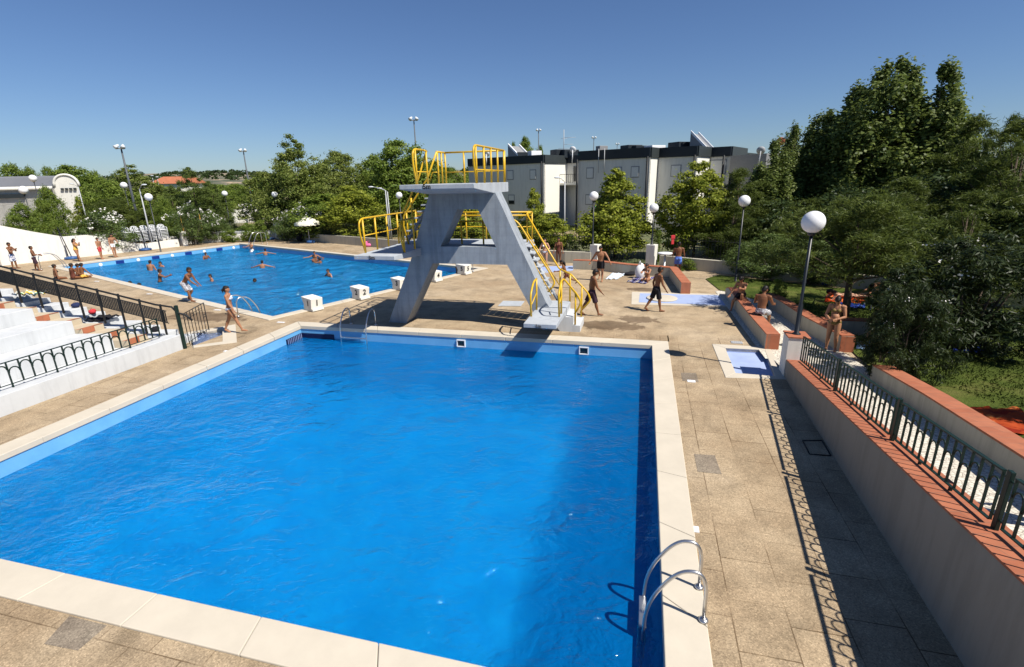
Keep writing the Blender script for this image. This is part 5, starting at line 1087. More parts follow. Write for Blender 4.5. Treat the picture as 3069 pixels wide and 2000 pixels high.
OL = [(297, 52, 632, 145, 'white flowering oleander behind the two boys on the far left'), (560, 53, 612, 120, 'white flowering oleander right of the stacked chairs'), (635, 54, 640, 90, 'oleander right of the white flowering one near the pine'), (905, 50, 612, 110, 'white flowering oleander left of the parasol'), (965, 49.5, 640, 100, 'white flowering oleander behind the parasol'), (850, 51, 640, 70, 'small oleander right of the white pillar'),
      (2320, 27.5, 700, 210, 'shaded oleander with white flowers behind the near globe lamp'), (2450, 26.5, 720, 180, 'shaded oleander behind the lawn'), (2235, 28, 725, 110, 'shaded oleander left of the middle globe lamp')]
for px, D, yt, w, lab in OL: tree('oleander', px, D, yt, w, lab, 'shrub', 'oleander', 0, 'oleanders around the pools')
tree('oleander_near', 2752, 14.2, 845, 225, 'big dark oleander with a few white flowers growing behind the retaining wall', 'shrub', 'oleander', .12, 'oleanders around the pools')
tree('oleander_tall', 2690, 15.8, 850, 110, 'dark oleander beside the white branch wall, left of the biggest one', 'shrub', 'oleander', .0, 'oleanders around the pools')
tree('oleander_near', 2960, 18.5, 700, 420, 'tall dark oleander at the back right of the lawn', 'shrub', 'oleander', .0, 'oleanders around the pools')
BU = [(2062, 28.6, 775, 62, 'bright green bush right of the man behind the bench wall'), (515, 55.5, 690, 60, 'trimmed hedge bush between the stacked chairs and the pier'), (592, 55, 688, 80, 'trimmed hedge bush right of the pier'), (775, 51.5, 660, 60, 'light green bush left of the white pillar'), (735, 52.5, 668, 50, 'low green bush behind the far picket fence'), (108, 54, 672, 60, 'spiky bush beside the dark rounded tree'), (105, 52, 690, 60, 'low bush on the back wall at the far left'), (2335, 21.2, 836, 60, 'spiky plant with pale flower stalks at the garden wall'), (2300, 22, 850, 44, 'green plant at the far end of the garden wall'),
      (1715, 31.5, 700, 40, 'small leafy sapling beside the grey lamp post'), (690, 53, 690, 60, 'bush at the far corner of the swimming pool'), (1975, 31, 690, 36, 'leafy shoot right of the second pillar')]
for px, D, yt, w, lab in BU: tree('bush', px, D, yt, w, lab, 'bush', 'bush', 0, 'bushes around the pools')
tree('poplar2', 3500, 20, 300, 0, 'tree beyond the right edge shading the oleander', x=13.4, y=5.4, H=7.5, wm=3.8)
tree('dark', 3500, 20, 300, 0, 'tree beyond the right edge shading the lawn', x=20.5, y=11.0, H=9, wm=6)
# shrubs dotted over the far hill: nobody could count them
rs = np.random.RandomState(5); P = []; 
for i in range(420):
    y = 480+rs.rand()*215; x = y*(-.80+1.0*rs.rand()); z = hh(x, y); r = 1.6+2.2*rs.rand()*(1 if rs.rand() < .9 else 2); n = 46; d = sph(rs, n); d[:, 2] = abs(d[:, 2]); P.append(np.array([x, y, z])+d*r*np.array([1.3, 1, .9]))
P = np.concatenate(P); me = quads('hill_shrubs', P, sph(rs, len(P)), 2.2, 1.8, rs, M['leaf_dark']); o = bpy.data.objects.new('hill_shrubs', me); col.objects.link(o); tag(o, 'dark scrub and small pines dotted over the far hill', kind='stuff')
# grass blades on the nearer lawn
rs = np.random.RandomState(8); n = 26000; X = 9.7+rs.rand(n)*8.5; Y = 7+rs.rand(n)*12; ok = X > 9.9-(Y < 13)*(13.4-Y)*.30
X, Y = X[ok], Y[ok]; Z = np.array([lawnz(x, y)+.045 for x, y in zip(X, Y)]); N = sph(rs, len(X)); N[:, 2] *= .25; N /= np.linalg.norm(N, axis=1)[:, None]
me = quads('grass_blades', np.stack([X, Y, Z], 1), N, .075, .02, rs, M['grass']); o = bpy.data.objects.new('grass_blades', me); col.objects.link(o); tag(o, 'short grass blades of the lawn', kind='stuff')
# ================================================ people
PEND = []
M["blueshort"] = plain("light_blue_cloth", (.10, .2, .6), .9); M["pinkcloth"] = plain("pink_cloth", (.6, .25, .36), .9)
TM = [(.485, .066, .048, 0), (.52, .086, .060, -.004), (.56, .083, .056, 0), (.62, .074, .049, .003), (.68, .083, .054, .004), (.74, .098, .061, .003), (.785, .102, .055, -.002), (.815, .080, .042, -.006), (.835, .045, .034, -.006)]
TF = [(.485, .072, .052, 0), (.52, .094, .066, -.006), (.56, .088, .060, 0), (.62, .066, .047, .003), (.68, .073, .051, .004), (.74, .084, .056, .004), (.785, .088, .049, -.002), (.815, .066, .038, -.006), (.835, .038, .031, -.006)]
def dv(f, ab, side): f, ab = R(f), R(ab); return Vector((side*math.sin(ab), math.sin(f)*math.cos(ab), -math.cos(f)*math.cos(ab)))
def person(loc, head, H, label, skin='brown', sex='m', lean=(0, 5), legs=((5, 3, 5), (-5, 3, 5)), arms=((5, 8, 15, 0), (5, 8, 15, 0)), look=(0, 0), wear='shorts', wm='cloth_black', hair='short', hm='hair', mode='stand', voxel=.010, fat=1.0, belly=0, roll=0, group=None, emerge=None, wm2=None, pre=None, foot=True):
    rings = TM if sex == 'm' else TF; hd = R(head)
    def spine(z):     # centre line, curving from the pelvis lean to the chest lean
        p = Vector((0, 0, 0)); n = 12; z0 = .50
        if z < z0: a = R(lean[0]); return Vector((0, math.sin(a), math.cos(a)))*(z-z0), a
        for i in range(n):
            t = (i+.5)/n*(z-z0)/.34; a = R(lean[0]+(lean[1]-lean[0])*min(1, t)); p += Vector((0, math.sin(a), math.cos(a)))*(z-z0)/n
        return p, R(lean[0]+(lean[1]-lean[0])*min(1, (z-z0)/.34))
    def sp(x, y, z):
        p, a = spine(z); return p+Vector((x, y*math.cos(a), -y*math.sin(a)))
    mb = MB()
    def loft(mb, rg, k=20):
        vs = []; fs = []
        for z, rx, ry, yo in rg: vs += [sp(rx*math.cos(2*math.pi*j/k), ry*math.sin(2*math.pi*j/k)+yo, z) for j in range(k)]
        for i in range(len(rg)-1):
            for j in range(k): fs.append([i*k+j, i*k+(j+1) % k, (i+1)*k+(j+1) % k, (i+1)*k+j])
        fs += [list(range(k-1, -1, -1)), [(len(rg)-1)*k+j for j in range(k)]]; mb.add(vs, fs, True)
    def ring_at(z, s=1.0, add=0):
        for a, b in zip(rings, rings[1:]):
            if a[0] <= z <= b[0]: t = (z-a[0])/(b[0]-a[0]); return (z, (a[1]+(b[1]-a[1])*t)*fat*s+add, (a[2]+(b[2]-a[2])*t)*fat*s+add, a[3]+(b[3]-a[3])*t)
        return rings[0] if z < rings[0][0] else rings[-1]
    loft(mb, [(z, rx*fat, ry*fat, yo) for z, rx, ry, yo in rings])
    if belly: c = sp(0, .052, .62); mb.ell(c, (.066, .070, .075))
    for s in (-1, 1): mb.ell(sp(s*.040, -.036, .505), (.044*fat, .036, .042))
    br = []
    if sex == 'f':
        for s in (-1, 1): c = sp(s*.036, .052, .735); mb.ell(c, (.030, .028, .030)); br.append(c)
    elif fat >= .95:
        for s in (-1, 1): mb.ell(sp(s*.045, .040, .755), (.040, .020, .030))
    # neck and head
    nb = sp(0, -.004, .82); p, a = spine(.84); a += R(look[0]); hdv = Vector((0, math.sin(a*.7), math.cos(a*.7))); hc = nb+hdv*.108
    mb.tube([nb-hdv*.02, nb+hdv*.03, hc-hdv*.03], [.036, .029, .031], 12)
    Hm = Matrix.Rotation(R(-look[1]), 3, 'Z') @ Matrix.Rotation(-a, 3, 'X')
    kid = 1.0+max(0, (1.62-H))*.35
    hr = Vector((.046, .056, .064))*kid
    mb.ell(hc, hr, Hm); mb.ell(hc+Hm @ Vector((0, .014, -.028)), (.034*kid, .040*kid, .038*kid), Hm); mb.ell(hc+Hm @ Vector((0, .058, -.006))*kid, (.008, .013, .013), Hm)
    mb.ell(hc+Hm @ Vector((0, .050, -.034))*kid, (.016, .008, .006), Hm)
    for s in (-1, 1): mb.ell(hc+Hm @ Vector((s*.047, .002, -.004))*kid, (.007, .012, .017), Hm)
    # arms
    sh = .112 if sex == 'm' else .098; sh *= (.6+.4*fat)
    for s, (f, ab, el, inn) in zip((-1, 1), arms):
        S = sp(s*sh, -.004, .795); d1 = dv(f, ab, s); E = S+d1*.165; d2 = dv(f+el, ab-inn, s); Wp = E+d2*.145
        mb.tube([sp(s*.055, -.004, .81), S], [.034, .036], 10); mb.ell(S, (.037, .034, .037)); mb.tube([S, S+d1*.06, E], [.031, .031, .023], 12); mb.ell(E, (.023,)*3); mb.tube([E, E+d2*.04, Wp], [.023, .0235, .0145], 12)
        wdir = d2; side = wdir.cross(Vector((0, 1, 0)) if abs(wdir.y) < .8 else Vector((1, 0, 0))).normalized(); nrm = wdir.cross(side).normalized()
        M3 = Matrix([[side[i], nrm[i], wdir[i]] for i in range(3)]); mb.ell(Wp+wdir*.028, (.023, .011, .032), M3)
        for j, (o, ln) in enumerate(((-.017, .036), (-.006, .043), (.005, .041), (.015, .033))):
            b = Wp+wdir*.048+side*o; m_ = b+wdir*ln*.5+side*o*.15; e = m_+wdir*ln*.45-nrm*ln*.30; mb.tube([b-wdir*.01, m_, e], [.0062, .0058, .0045], 6)
        b = Wp+wdir*.02-side*.018; mb.tube([b, b-side*.014+wdir*.014, b-side*.018+wdir*.032], [.0075, .0066, .005], 6)
    # legs
    legp = []; hw = .046 if sex == 'm' else .050
    for s, (f, ab, kn) in zip((-1, 1), legs):
        Hj = Vector((s*hw, 0, 0)); d1 = dv(f, ab, s); K = Hj+d1*.235; d2 = dv(f-kn, ab*.4, s); A = K+d2*.225
        mb.tube([Hj+Vector((0, 0, .01)), Hj+d1*.07, K], [.052*fat, .050*fat, .032], 14); mb.ell(K, (.032,)*3); back = d2.cross(Vector((1, 0, 0))).normalized()
        mb.tube([K, K+d2*.07-back*-.004, K+d2*.15, A], [.031, .034, .024, .0175], 12); mb.ell(A, (.019,)*3)
        if foot:
            fa = f-kn; fd = Vector((s*.12, 1, 0)).normalized() if mode != 'lie' and abs(fa) < 60 else Vector((0, math.cos(R(fa)), math.sin(R(fa)))).normalized()
            if mode == 'stand' and fa < -22: fd = Vector((s*.1, .82, -.5)).normalized()
            up = Vector((0, 0, 1)); heel = A-fd*.018-Vector((0, 0, .020)); ball = A+fd*.072-Vector((0, 0, .026)); toe = A+fd*.108-Vector((0, 0, .029))
            mb.tube([heel, A+fd*.02-Vector((0, 0, .012)), ball, toe], [.021, .024, .019, .011], 10); mb.ell(ball+fd*.004, (.026, .026, .012))
        legp.append((Hj, K, A, d1, d2))
    zmin = min(v[2] for v in mb.v)
    if emerge is not None: ztop = max(v[2] for v in mb.v); z0 = emerge/H-ztop
    elif mode == 'stand': z0 = -zmin
    elif mode == 'sit': z0 = .062*fat
    elif mode == 'lie': z0 = .058
    else: z0 = 0
    rot = Matrix.Rotation(-hd, 3, 'Z')
    if roll: rot = rot @ Matrix.Rotation(R(roll), 3, 'X')
    def fin(mb, name, mat, vox, parent=None, rem=True, sm=2):
        mb.v = [tuple((rot @ Vector(v)+Vector((0, 0, z0)))*H) for v in mb.v]
        me = bpy.data.meshes.new(name); me.from_pydata(mb.v, [], mb.f); me.materials.append(mat); me.polygons.foreach_set('use_smooth', [True]*len(mb.f)); o = bpy.data.objects.new(name, me); col.objects.link(o)
        if parent: o.parent = parent
        if rem:
            md = o.modifiers.new('r', 'REMESH'); md.mode = 'VOXEL'; md.voxel_size = vox; md.use_smooth_shade = True
            s_ = o.modifiers.new('s', 'SMOOTH'); s_.factor = .5; s_.iterations = sm; PEND.append(o)
        return o
    body = fin(mb, 'person', M[skin], voxel); body.location = loc; tag(body, label, 'person', group)
    # hair
    hb = MB(); hb.ell(hc+Hm @ Vector((0, -.010, .014)), (hr.x*1.07, hr.y*1.04, hr.z*.97), Hm); hb.ell(hc+Hm @ Vector((0, -.022, -.012)), (hr.x*1.0, hr.y*.74, hr.z*.80), Hm); hb.ell(hc+Hm @ Vector((0, .012, .036)), (hr.x*.86, hr.y*.80, hr.z*.50), Hm)
    if hair == 'long': hb.tube([hc+Hm @ Vector((0, -.045, .01)), hc+Hm @ Vector((0, -.058, -.06)), sp(0, -.055, .76)], [.042, .044, .022], 10)
    if hair == 'bun': hb.ell(hc+Hm @ Vector((0, -.062, .028)), (.024, .024, .024), Hm)
    if hair == 'pony': hb.tube([hc+Hm @ Vector((0, -.052, .012)), hc+Hm @ Vector((0, -.082, -.015)), hc+Hm @ Vector((0, -.074, -.07))], [.016, .021, .008], 8)
    if hair == 'hang': hb.tube([hc+Hm @ Vector((0, 0, .045)), hc+Hm @ Vector((0, 0, .06))+Vector((0, 0, -.06)), hc+Hm @ Vector((0, 0, .06))+Vector((0, 0, -.16))], [.040, .034, .012], 8)
    fin(hb, 'hair', M[hm], .010, body, True, 3)
    eb = MB()
    if H > 1 and voxel < .0115:
        for s in (-1, 1): eb.ell(hc+Hm @ Vector((s*.017, .052, .004))*kid, (.006, .004, .0035), Hm, 6, 4)
        fin(eb, 'eyes', M['hair'], 0, body, False)
    # clothes
    def frustum(mb, A, B, r0, r1, k=16): mb.tube([A, B], [r0, r1], k)
    if wear in ('shorts', 'boards', 'trunks'):
        cb = MB(); loft(cb, [ring_at(z, 1.07, .002) for z in (.487, .505, .52, .545, .575)])
        fr = {'shorts': .62, 'boards': .88, 'trunks': .34}[wear]; fl = {'shorts': 1.22, 'boards': 1.45, 'trunks': 1.10}[wear]
        for s, (Hj, K, A, d1, d2) in zip((-1, 1), legp):
            frustum(cb, Hj+Vector((0, 0, .025)), Hj+d1*.235*fr, .057*fat, (.052-.014*fr)*fat*fl)
            cb.ell(sp(s*.040, -.036, .505), (.049*fat, .041, .046))
        c = fin(cb, 'swim_shorts', M[wm], .012, body, True, 2)
        if wm2: wb = MB(); loft(wb, [ring_at(z, 1.10, .003) for z in (.562, .585)]); fin(wb, 'waistband', M[wm2], 0, body, False)
    if wear in ('bikini', 'brief', 'onepiece'):
        cb = MB()
        if wear == 'onepiece': loft(cb, [ring_at(z, 1.05, .001) for z in (.488, .50, .52, .56, .60, .64, .68, .72, .755)])
        else: loft(cb, [ring_at(z, 1.05, .001) for z in (.488, .50, .52, .553)])
        for s in (-1, 1): cb.ell(sp(s*.040, -.036, .510), (.046*fat, .038, .040))
        if belly and wear == 'onepiece': cb.ell(sp(0, .052, .62), (.069, .073, .078))
        if wear == 'onepiece':
            for c_ in br: cb.ell(c_, (.033, .031, .033))
            for s in (-1, 1): cb.tube([sp(s*.045, .045, .75), sp(s*.05, .01, .825), sp(s*.045, -.04, .76)], .007, 6)
        fin(cb, 'swim_brief' if wear != 'onepiece' else 'swimsuit', M[wm], .010, body, True, 2)
        if wear == 'bikini':
            cb = MB()
            for c_ in br: cb.ell(c_, (.0325, .031, .031))
            loft(cb, [ring_at(z, 1.04, .0015) for z in (.722, .740)])
            for s in (-1, 1): cb.tube([sp(s*.036, .060, .755), sp(s*.035, .02, .828), sp(0, -.03, .832)], .004, 5)
            fin(cb, 'bikini_top', M[wm], .009, body, True, 1)
    return body
M['print'] = patterned('flower_print', [(.6, .6, .62), (.02, .02, .04), (.62, .62, .66), (.015, .015, .03), (.6, .6, .62)], 8)
M['bikprint'] = patterned('bikini_print', [(.6, .62, .66), (.08, .2, .45), (.7, .7, .7), (.5, .2, .3)], 16)
M['bluewhite'] = patterned('blue_white_print', [(.03, .08, .2), (.7, .7, .75), (.04, .12, .25)], 5)
M['maroon'] = plain('maroon_cloth', (.045, .022, .035), .9, .3, 8)
M['bronze'] = plain('bronze_cloth', (.16, .11, .03), .7)
M['brownsuit'] = plain('brown_swimsuit', (.12, .035, .02), .8)
STAND = dict()
def at(px, py, z=0): return gp(px, py, z)
# --- left side
person(at(47, 806), 80, 1.72, 'man in blue and white shorts with folded arms at the left edge', 'brown', legs=((3, 4, 2), (-3, 4, 2)), arms=((35, 5, 95, 45), (30, 5, 100, 50)), wm='bluewhite', wear='boards')
person(at(113, 812), 55, 1.58, 'boy in long dark shorts with a white waistband seen from behind', 'brown', legs=((-6, 6, 4), (12, 8, 8)), arms=((12, 20, 60, 20), (20, 12, 70, 30)), wear='boards', wm='maroon', wm2='cloth_white', lean=(0, 0))
person(at(237, 784), 70, 1.62, 'heavy girl in a yellow swimsuit with hands at her chin', 'tan', 'f', legs=((-4, 4, 2), (14, 6, 4)), arms=((40, 4, 110, 40), (35, 4, 120, 45)), wear='onepiece', wm='cloth_yellow', hair='long', fat=1.22)
person(at(306, 777), 95, 1.55, 'slim boy in red trunks standing before the long white wall', 'tan', legs=((-5, 3, 2), (8, 4, 3)), arms=((-12, 14, 8, 0), (25, 22, 20, 0)), wear='shorts', wm='cloth_red', fat=.86)
person(at(346, 771), 110, 1.74, 'tall boy in white trunks leaning sideways with a hand on his hip', 'tan', legs=((-3, 3, 2), (16, 8, 3)), arms=((0, 30, 70, 60), (10, 14, 15, 0)), wear='trunks', wm='cloth_white', lean=(4, 16), fat=.9)
person(at(172, 838, .03), 35, 1.55, 'girl sitting with her back turned behind the black railing', 'brown', 'f', legs=((80, 6, 60), (84, 6, 62)), arms=((-6, 24, 6, 0), (-6, 24, 6, 0)), mode='sit', wear='bikini', wm='cloth_black', hair='bun', lean=(-4, 8))
person(at(222, 837, .03), 20, 1.62, 'bather in a brown suit sitting on the pool edge, leftmost of the close trio', 'brown', 'f', legs=((80, 8, 60), (84, 6, 62)), arms=((-4, 12, 6, 0), (25, 10, 30, 0)), mode='sit', wear='onepiece', wm='brownsuit', hair='bun', lean=(0, 8))
person(at(234, 834, .03), 30, 1.50, 'child sitting in the middle of the close trio on the pool edge', 'brown', legs=((80, 6, 60), (84, 6, 62)), arms=((15, 10, 20, 0), (-14, 14, 6, 0)), mode='sit', wear='trunks', wm='maroon', lean=(6, 18))
person(at(248, 834, .03), 15, 1.55, 'boy in pale shorts on the pool edge, rightmost of the close trio', 'brown', legs=((80, 6, 70), (84, 6, 70)), arms=((10, 8, 30, 0), (5, 48, 4, 0)), mode='sit', wear='shorts', wm='cloth_yellow', lean=(4, 16))
# --- swimmers in the lane pool
def swim(px, py, em, hd, label, arms=((20, 20, 40, 20), (20, 20, 40, 20)), H=1.65, hair='short', skin='tan', lean=(5, 15), sex='m', wear='trunks', look=(0, 0), fat=1.0, wm='cloth_black'):
    return person(at(px, py, -.38), hd, H, label, skin, sex, legs=((85, 8, 95), (85, 8, 95)), arms=arms, lean=lean, hair=hair, emerge=em, voxel=.014, wear=wear, look=look, fat=fat, wm=wm, group=None, foot=False)
swim(451, 811, .66, 5, 'broad shouldered bather seen from behind standing waist deep', arms=((10, 16, 10, 0), (10, 16, 10, 0)), H=1.78, fat=1.08)
swim(487, 799, .36, 200, 'bather facing us up to the chest behind the broad shouldered one', arms=((30, 50, 20, 0), (20, 30, 20, 0)))
swim(479, 846, .76, 60, 'bather standing waist deep and gesturing with both hands', arms=((45, 10, 60, 20), (60, 10, 50, 10)), H=1.72, skin='brown')
swim(617, 777, .52, 120, 'bather far back in the left half of the swimming pool', H=1.6, skin='brown')
swim(639, 842, .40, 230, 'boy up to the chest in the water above the crouching boy', H=1.5)
swim(749, 846, .20, 90, 'bather with only the dark head above the water in mid pool', skin='brown', lean=(10, 40))
swim(795, 765, .50, 0, 'bather with outstretched arms close to the far pool edge', arms=((10, 80, 10, 0), (10, 80, 10, 0)))
swim(786, 804, .50, 0, 'bather seen from behind with arms spread wide in mid pool', arms=((15, 74, 8, 0), (15, 74, 8, 0)), fat=1.06)
person(at(756, 755, -.38), 200, 1.5, 'child on the pool ladder at the far edge wearing white', 'tan', legs=((60, 6, 70), (30, 6, 50)), arms=((60, 20, 30, 0), (60, 20, 30, 0)), emerge=.85, voxel=.014, wear='shorts', wm='cloth_white', foot=False)
swim(947, 783, .72, 180, 'bather at the back of the playing trio near the parasol', arms=((40, 60, 40, 0), (50, 60, 40, 0)))
swim(938, 786, .50, 90, 'bather at the left of the playing trio near the parasol', arms=((70, 20, 30, 0), (60, 20, 30, 0)), skin='brown')
swim(963, 789, .40, 270, 'bather at the right of the playing trio near the parasol', arms=((90, 30, 60, 0), (30, 30, 30, 0)), skin='brown')
swim(990, 829, .46, 220, 'bather alone at the right with the chin just above the shoulder', arms=((10, 40, 10, 0), (20, 50, 20, 0)), H=1.6)
swim(377, 857, .22, 30, 'dark head in the water by the near pool edge, left of two', skin='brown', lean=(10, 30)); swim(405, 864, .24, 30, 'dark head in the water by the near pool edge, right of two', skin='brown', lean=(10, 30))
person(at(1371, 826, -.38), 60, 1.55, 'bather in blue climbing out beside the fifth starting block', 'brown', legs=((50, 6, 70), (20, 6, 30)), arms=((60, 15, 30, 0), (60, 15, 30, 0)), emerge=.75, voxel=.014, wear='shorts', wm='cloth_dkblue', foot=False)
# --- the two big figures between the pools
person(at(562, 906), 88, 1.72, 'boy in black and white flowered shorts crouching forward at the pool edge', 'brown', legs=((28, 14, 66), (38, 14, 26)), arms=((22, 4, 16, 8), (30, 4, 18, 10)), lean=(26, 50), look=(-34, 0), wear='boards', wm='print', voxel=.009)
person(at(703, 1000), 78, 1.66, 'girl with a ponytail in a printed bikini walking past the small foot bath', 'tan', 'f', legs=((-20, 3, 6), (26, 3, 6)), arms=((-14, 6, 8, 0), (14, 8, 16, 0)), lean=(0, 2), wear='bikini', wm='bikprint', hair='pony', voxel=.008)
# --- right of the tower
person(at(1633, 800), 200, 1.66, 'woman in a pale bikini standing behind the yellow stair rails', 'fair', 'f', arms=((0, 28, 70, 50), (5, 26, 60, 40)), wear='bikini', wm='cloth_white', hair='long')
person(at(1674, 796), 195, 1.64, 'woman in a brown swimsuit standing right of the yellow stair rails', 'brown', 'f', arms=((5, 12, 20, 0), (5, 12, 20, 0)), wear='onepiece', wm='brownsuit', hair='short')
person(at(1697, 866), 275, 1.42, 'running child seen through the yellow rails, one leg stretched back', 'brown', legs=((30, 4, 24), (-44, 6, 30)), arms=((35, 12, 50, 0), (-30, 14, 50, 0)), lean=(14, 30), wear='trunks', wm='brownsuit', hair='long', fat=.92)
person(at(1799, 842), 205, 1.78, 'stocky man in black shorts striding towards us with his arms out', 'tan', legs=((18, 6, 8), (-18, 6, 24)), arms=((10, 38, 24, 10), (-5, 34, 30, 10)), lean=(4, 12), look=(14, 0), wear='shorts', wm='cloth_black', fat=1.12)
person(at(1773, 947), 84, 1.76, 'man in long maroon shorts walking right beside the low platform steps', 'brown', legs=((-26, 3, 4), (17, 3, 2)), arms=((-10, 8, 12, 0), (16, 8, 24, 0)), lean=(2, 8), look=(20, 0), wear='boards', wm='maroon', voxel=.008)
person(at(1964, 934), 78, 1.72, 'young man in long black shorts walking right across the deck, casting a long shadow', 'brown', legs=((-20, 3, 16), (12, 3, 4)), arms=((-16, 10, 30, 0), (10, 10, 20, 0)), lean=(2, 12), look=(10, 0), wear='boards', wm='cloth_black', fat=.96, voxel=.008)
person(at(1940, 842, .02), 215, 1.62, 'long haired woman sitting on the patterned towel by the bench wall', 'tan', 'f', legs=((95, 6, 115), (90, 8, 110)), arms=((60, 8, 50, 25), (60, 8, 45, 25)), mode='sit', wear='bikini', wm='cloth_white', hair='long', lean=(8, 26))
person(at(2029, 828), 20, 1.74, 'man in light blue shorts standing behind the bench wall beside the small table', 'brown', arms=((10, 14, 50, 10), (10, 14, 50, 10)), wear='shorts', wm='blueshort' if 'blueshort' in M else 'cloth_dkblue')
person(at(2222, 893, .48), 225, 1.60, 'woman with a dark wrap sitting on the bench wall with a foot up', 'tan', 'f', legs=((105, 8, 112), (60, 14, 60)), arms=((55, 10, 50, 20), (30, 14, 10, 0)), mode='sit', wear='shorts', wm='cloth_black', hair='long', lean=(6, 30), look=(16, 0))
person(at(2279, 945, .48), 42, 1.74, 'man with a bare back and printed shorts sitting on the terracotta wall', 'brown', legs=((78, 10, 74), (78, 10, 74)), arms=((28, 16, 50, 20), (28, 16, 50, 20)), mode='sit', wear='boards', wm='print', lean=(0, 22), look=(14, 30), voxel=.009)
person(at(2487, 1054), 222, 1.66, 'pregnant woman in a bronze bikini looking down at her belly on the path', 'tan', 'f', legs=((14, 3, 34), (0, 3, 4)), arms=((18, 14, 58, 52), (18, 14, 50, 48)), lean=(-3, 4), look=(42, 0), wear='bikini', wm='bronze', belly=1, hair='bun', voxel=.008)
person(at(2540, 893, .07), 282, 1.66, 'woman in a pink bikini lying on her front on the orange towel', 'fair', 'f', legs=((0, 5, 0), (0, 5, 12)), arms=((130, 20, 40, 0), (130, 20, 40, 0)), lean=(0, -12), mode='lie', roll=-90, wear='brief', wm='pinkcloth' if 'pinkcloth' in M else 'pink', hair='long', look=(-20, 0))
person(at(2648, 935), 262, 1.66, 'woman bending forward behind the oleander with her hair hanging down', 'tan', 'f', legs=((8, 6, 8), (4, 6, 8)), arms=((62, 8, 10, 0), (48, 8, 14, 0)), lean=(46, 98), look=(40, 0), wear='bikini', wm='brownsuit', hair='hang')
person(at(2632, 1046, .03), 190, 1.65, 'sunbather half hidden behind the oleander on the blue towel', 'fair', 'f', legs=((85, 8, 90), (90, 10, 80)), arms=((-20, 16, 10, 0), (-20, 16, 10, 0)), mode='sit', wear='bikini', wm='cloth_red', hair='long', lean=(-20, -6))
person(at(950, 716, .0)+Vector((0, 0, .62)), 190, 1.7, 'man in red shorts sitting on the boundary wall under the parasol', 'tan', legs=((85, 8, 85), (80, 10, 78)), arms=((70, 12, 60, 20), (80, 20, 70, 0)), mode='sit', wear='shorts', wm='cloth_red', lean=(6, 24))
person(at(936, 722, .02), 170, 1.6, 'person in dark clothes sitting in the shade of the parasol', 'brown', legs=((95, 8, 110), (90, 8, 100)), arms=((60, 10, 50, 20), (60, 10, 50, 20)), mode='sit', wear='shorts', wm='cloth_black', lean=(6, 28))
person(Vector((6.33, 4.75, pathz(6.33, 4.75))), 330, 1.68, 'person on the ramp cut off by the right picture edge, only an arm showing', 'brown', arms=((4, 14, 12, 0), (4, 10, 12, 0)), wear='shorts', wm='cloth_dkblue')
dg = bpy.context.evaluated_depsgraph_get()
done = []
for o in PEND: done.append(bpy.data.meshes.new_from_object(o.evaluated_get(dg)))
for o, me in zip(PEND, done):
    o.modifiers.clear(); old = o.data; o.data = me; me.name = o.name
    if not me.materials: me.materials.append(old.materials[0])
    me.polygons.foreach_set('use_smooth', [True]*len(me.polygons))

# ================================================ loose things
def cloth(name, pts, z, mat, lab, cat='towel', rip=.02, grp=None, zf_=None):
    a, b, c, d = pts; nu = nv = 14; rs = random.Random(len(lab)); vs = []
    ph = [rs.random()*6 for _ in range(4)]
    for i in range(nu+1):
        for j in range(nv+1):
            p = a.lerp(b, i/nu).lerp(d.lerp(c, i/nu), j/nv); e = 1+.06*math.sin(i*.9+ph[3])
            p = (a+c)/2+(p-(a+c)/2)*e; w = rip*(math.sin(i*1.1+ph[0])*math.cos(j*.8+ph[1])+.6*math.sin(i*2.3+j*1.7+ph[2]))
            vs.append((p.x, p.y, (zf_(p.x, p.y) if zf_ else p.z)+z+rip*1.4+w))
    n = nv+1; fs = [[i*n+j, (i+1)*n+j, (i+1)*n+j+1, i*n+j+1] for i in range(nu) for j in range(nv)]
    mb = MB(); mb.add(vs, fs, True); o = mb.build(name, mat); md = o.modifiers.new('t', 'SOLIDIFY'); md.thickness = .008; return tag(o, lab, cat, grp)
M['tw_stripe'] = striped('white_blue_stripes', [(.75, .77, .8), (.75, .77, .8), (.45, .62, .75)], 2.2, .5)
M['tw_mix'] = striped('purple_blue_stripes', [(.04, .04, .16), (.28, .3, .42), (.22, .05, .1), (.07, .2, .36), (.04, .03, .10), (.35, .3, .3)], .9, .5)
M['tw_blue'] = patterned('blue_yellow_towel', [(.08, .22, .6), (.30, .48, .75), (.42, .58, .78), (.35, .55, .8), (.75, .5, .05)], 1.6)
M['tw_navy'] = patterned('navy_towel', [(.01, .02, .12), (.02, .05, .3), (.02, .05, .3), (.1, .2, .5)], 1.5)
M['tw_orange'] = patterned('orange_towel', [(.5, .05, .01), (.65, .10, .02), (.7, .13, .03), (.7, .25, .1)], 1.2); M['tw_dkorange'] = patterned('red_orange_towel', [(.22, .02, .008), (.34, .05, .012), (.38, .06, .015), (.5, .15, .04)], 1.2)
M['tw_rw'] = patterned('red_white_towel', [(.7, .1, .12), (.75, .6, .58), (.75, .7, .68)], 4)
M['tw_multi'] = patterned('yellow_green_towel', [(.7, .45, .03), (.7, .72, .74), (.15, .35, .15), (.7, .72, .74), (.2, .05, .05)], 2.5)
def q4(*ps, z=0): return [gp(*p, z) for p in ps]
cloth('towel', q4((1815, 838), (1850, 838), (1878, 822), (1835, 820)), .01, M['tw_stripe'], 'white towel with pale blue stripes lying left of the sitting woman')
cloth('towel', q4((1878, 847), (1935, 852), (1962, 832), (1905, 832)), .01, M['tw_mix'], 'dark striped towel under the long haired sitting woman')
cloth('towel', q4((2470, 908), (2592, 912), (2592, 884), (2478, 886)), .02, M['tw_orange'], 'bright orange towel under the woman lying on her front')
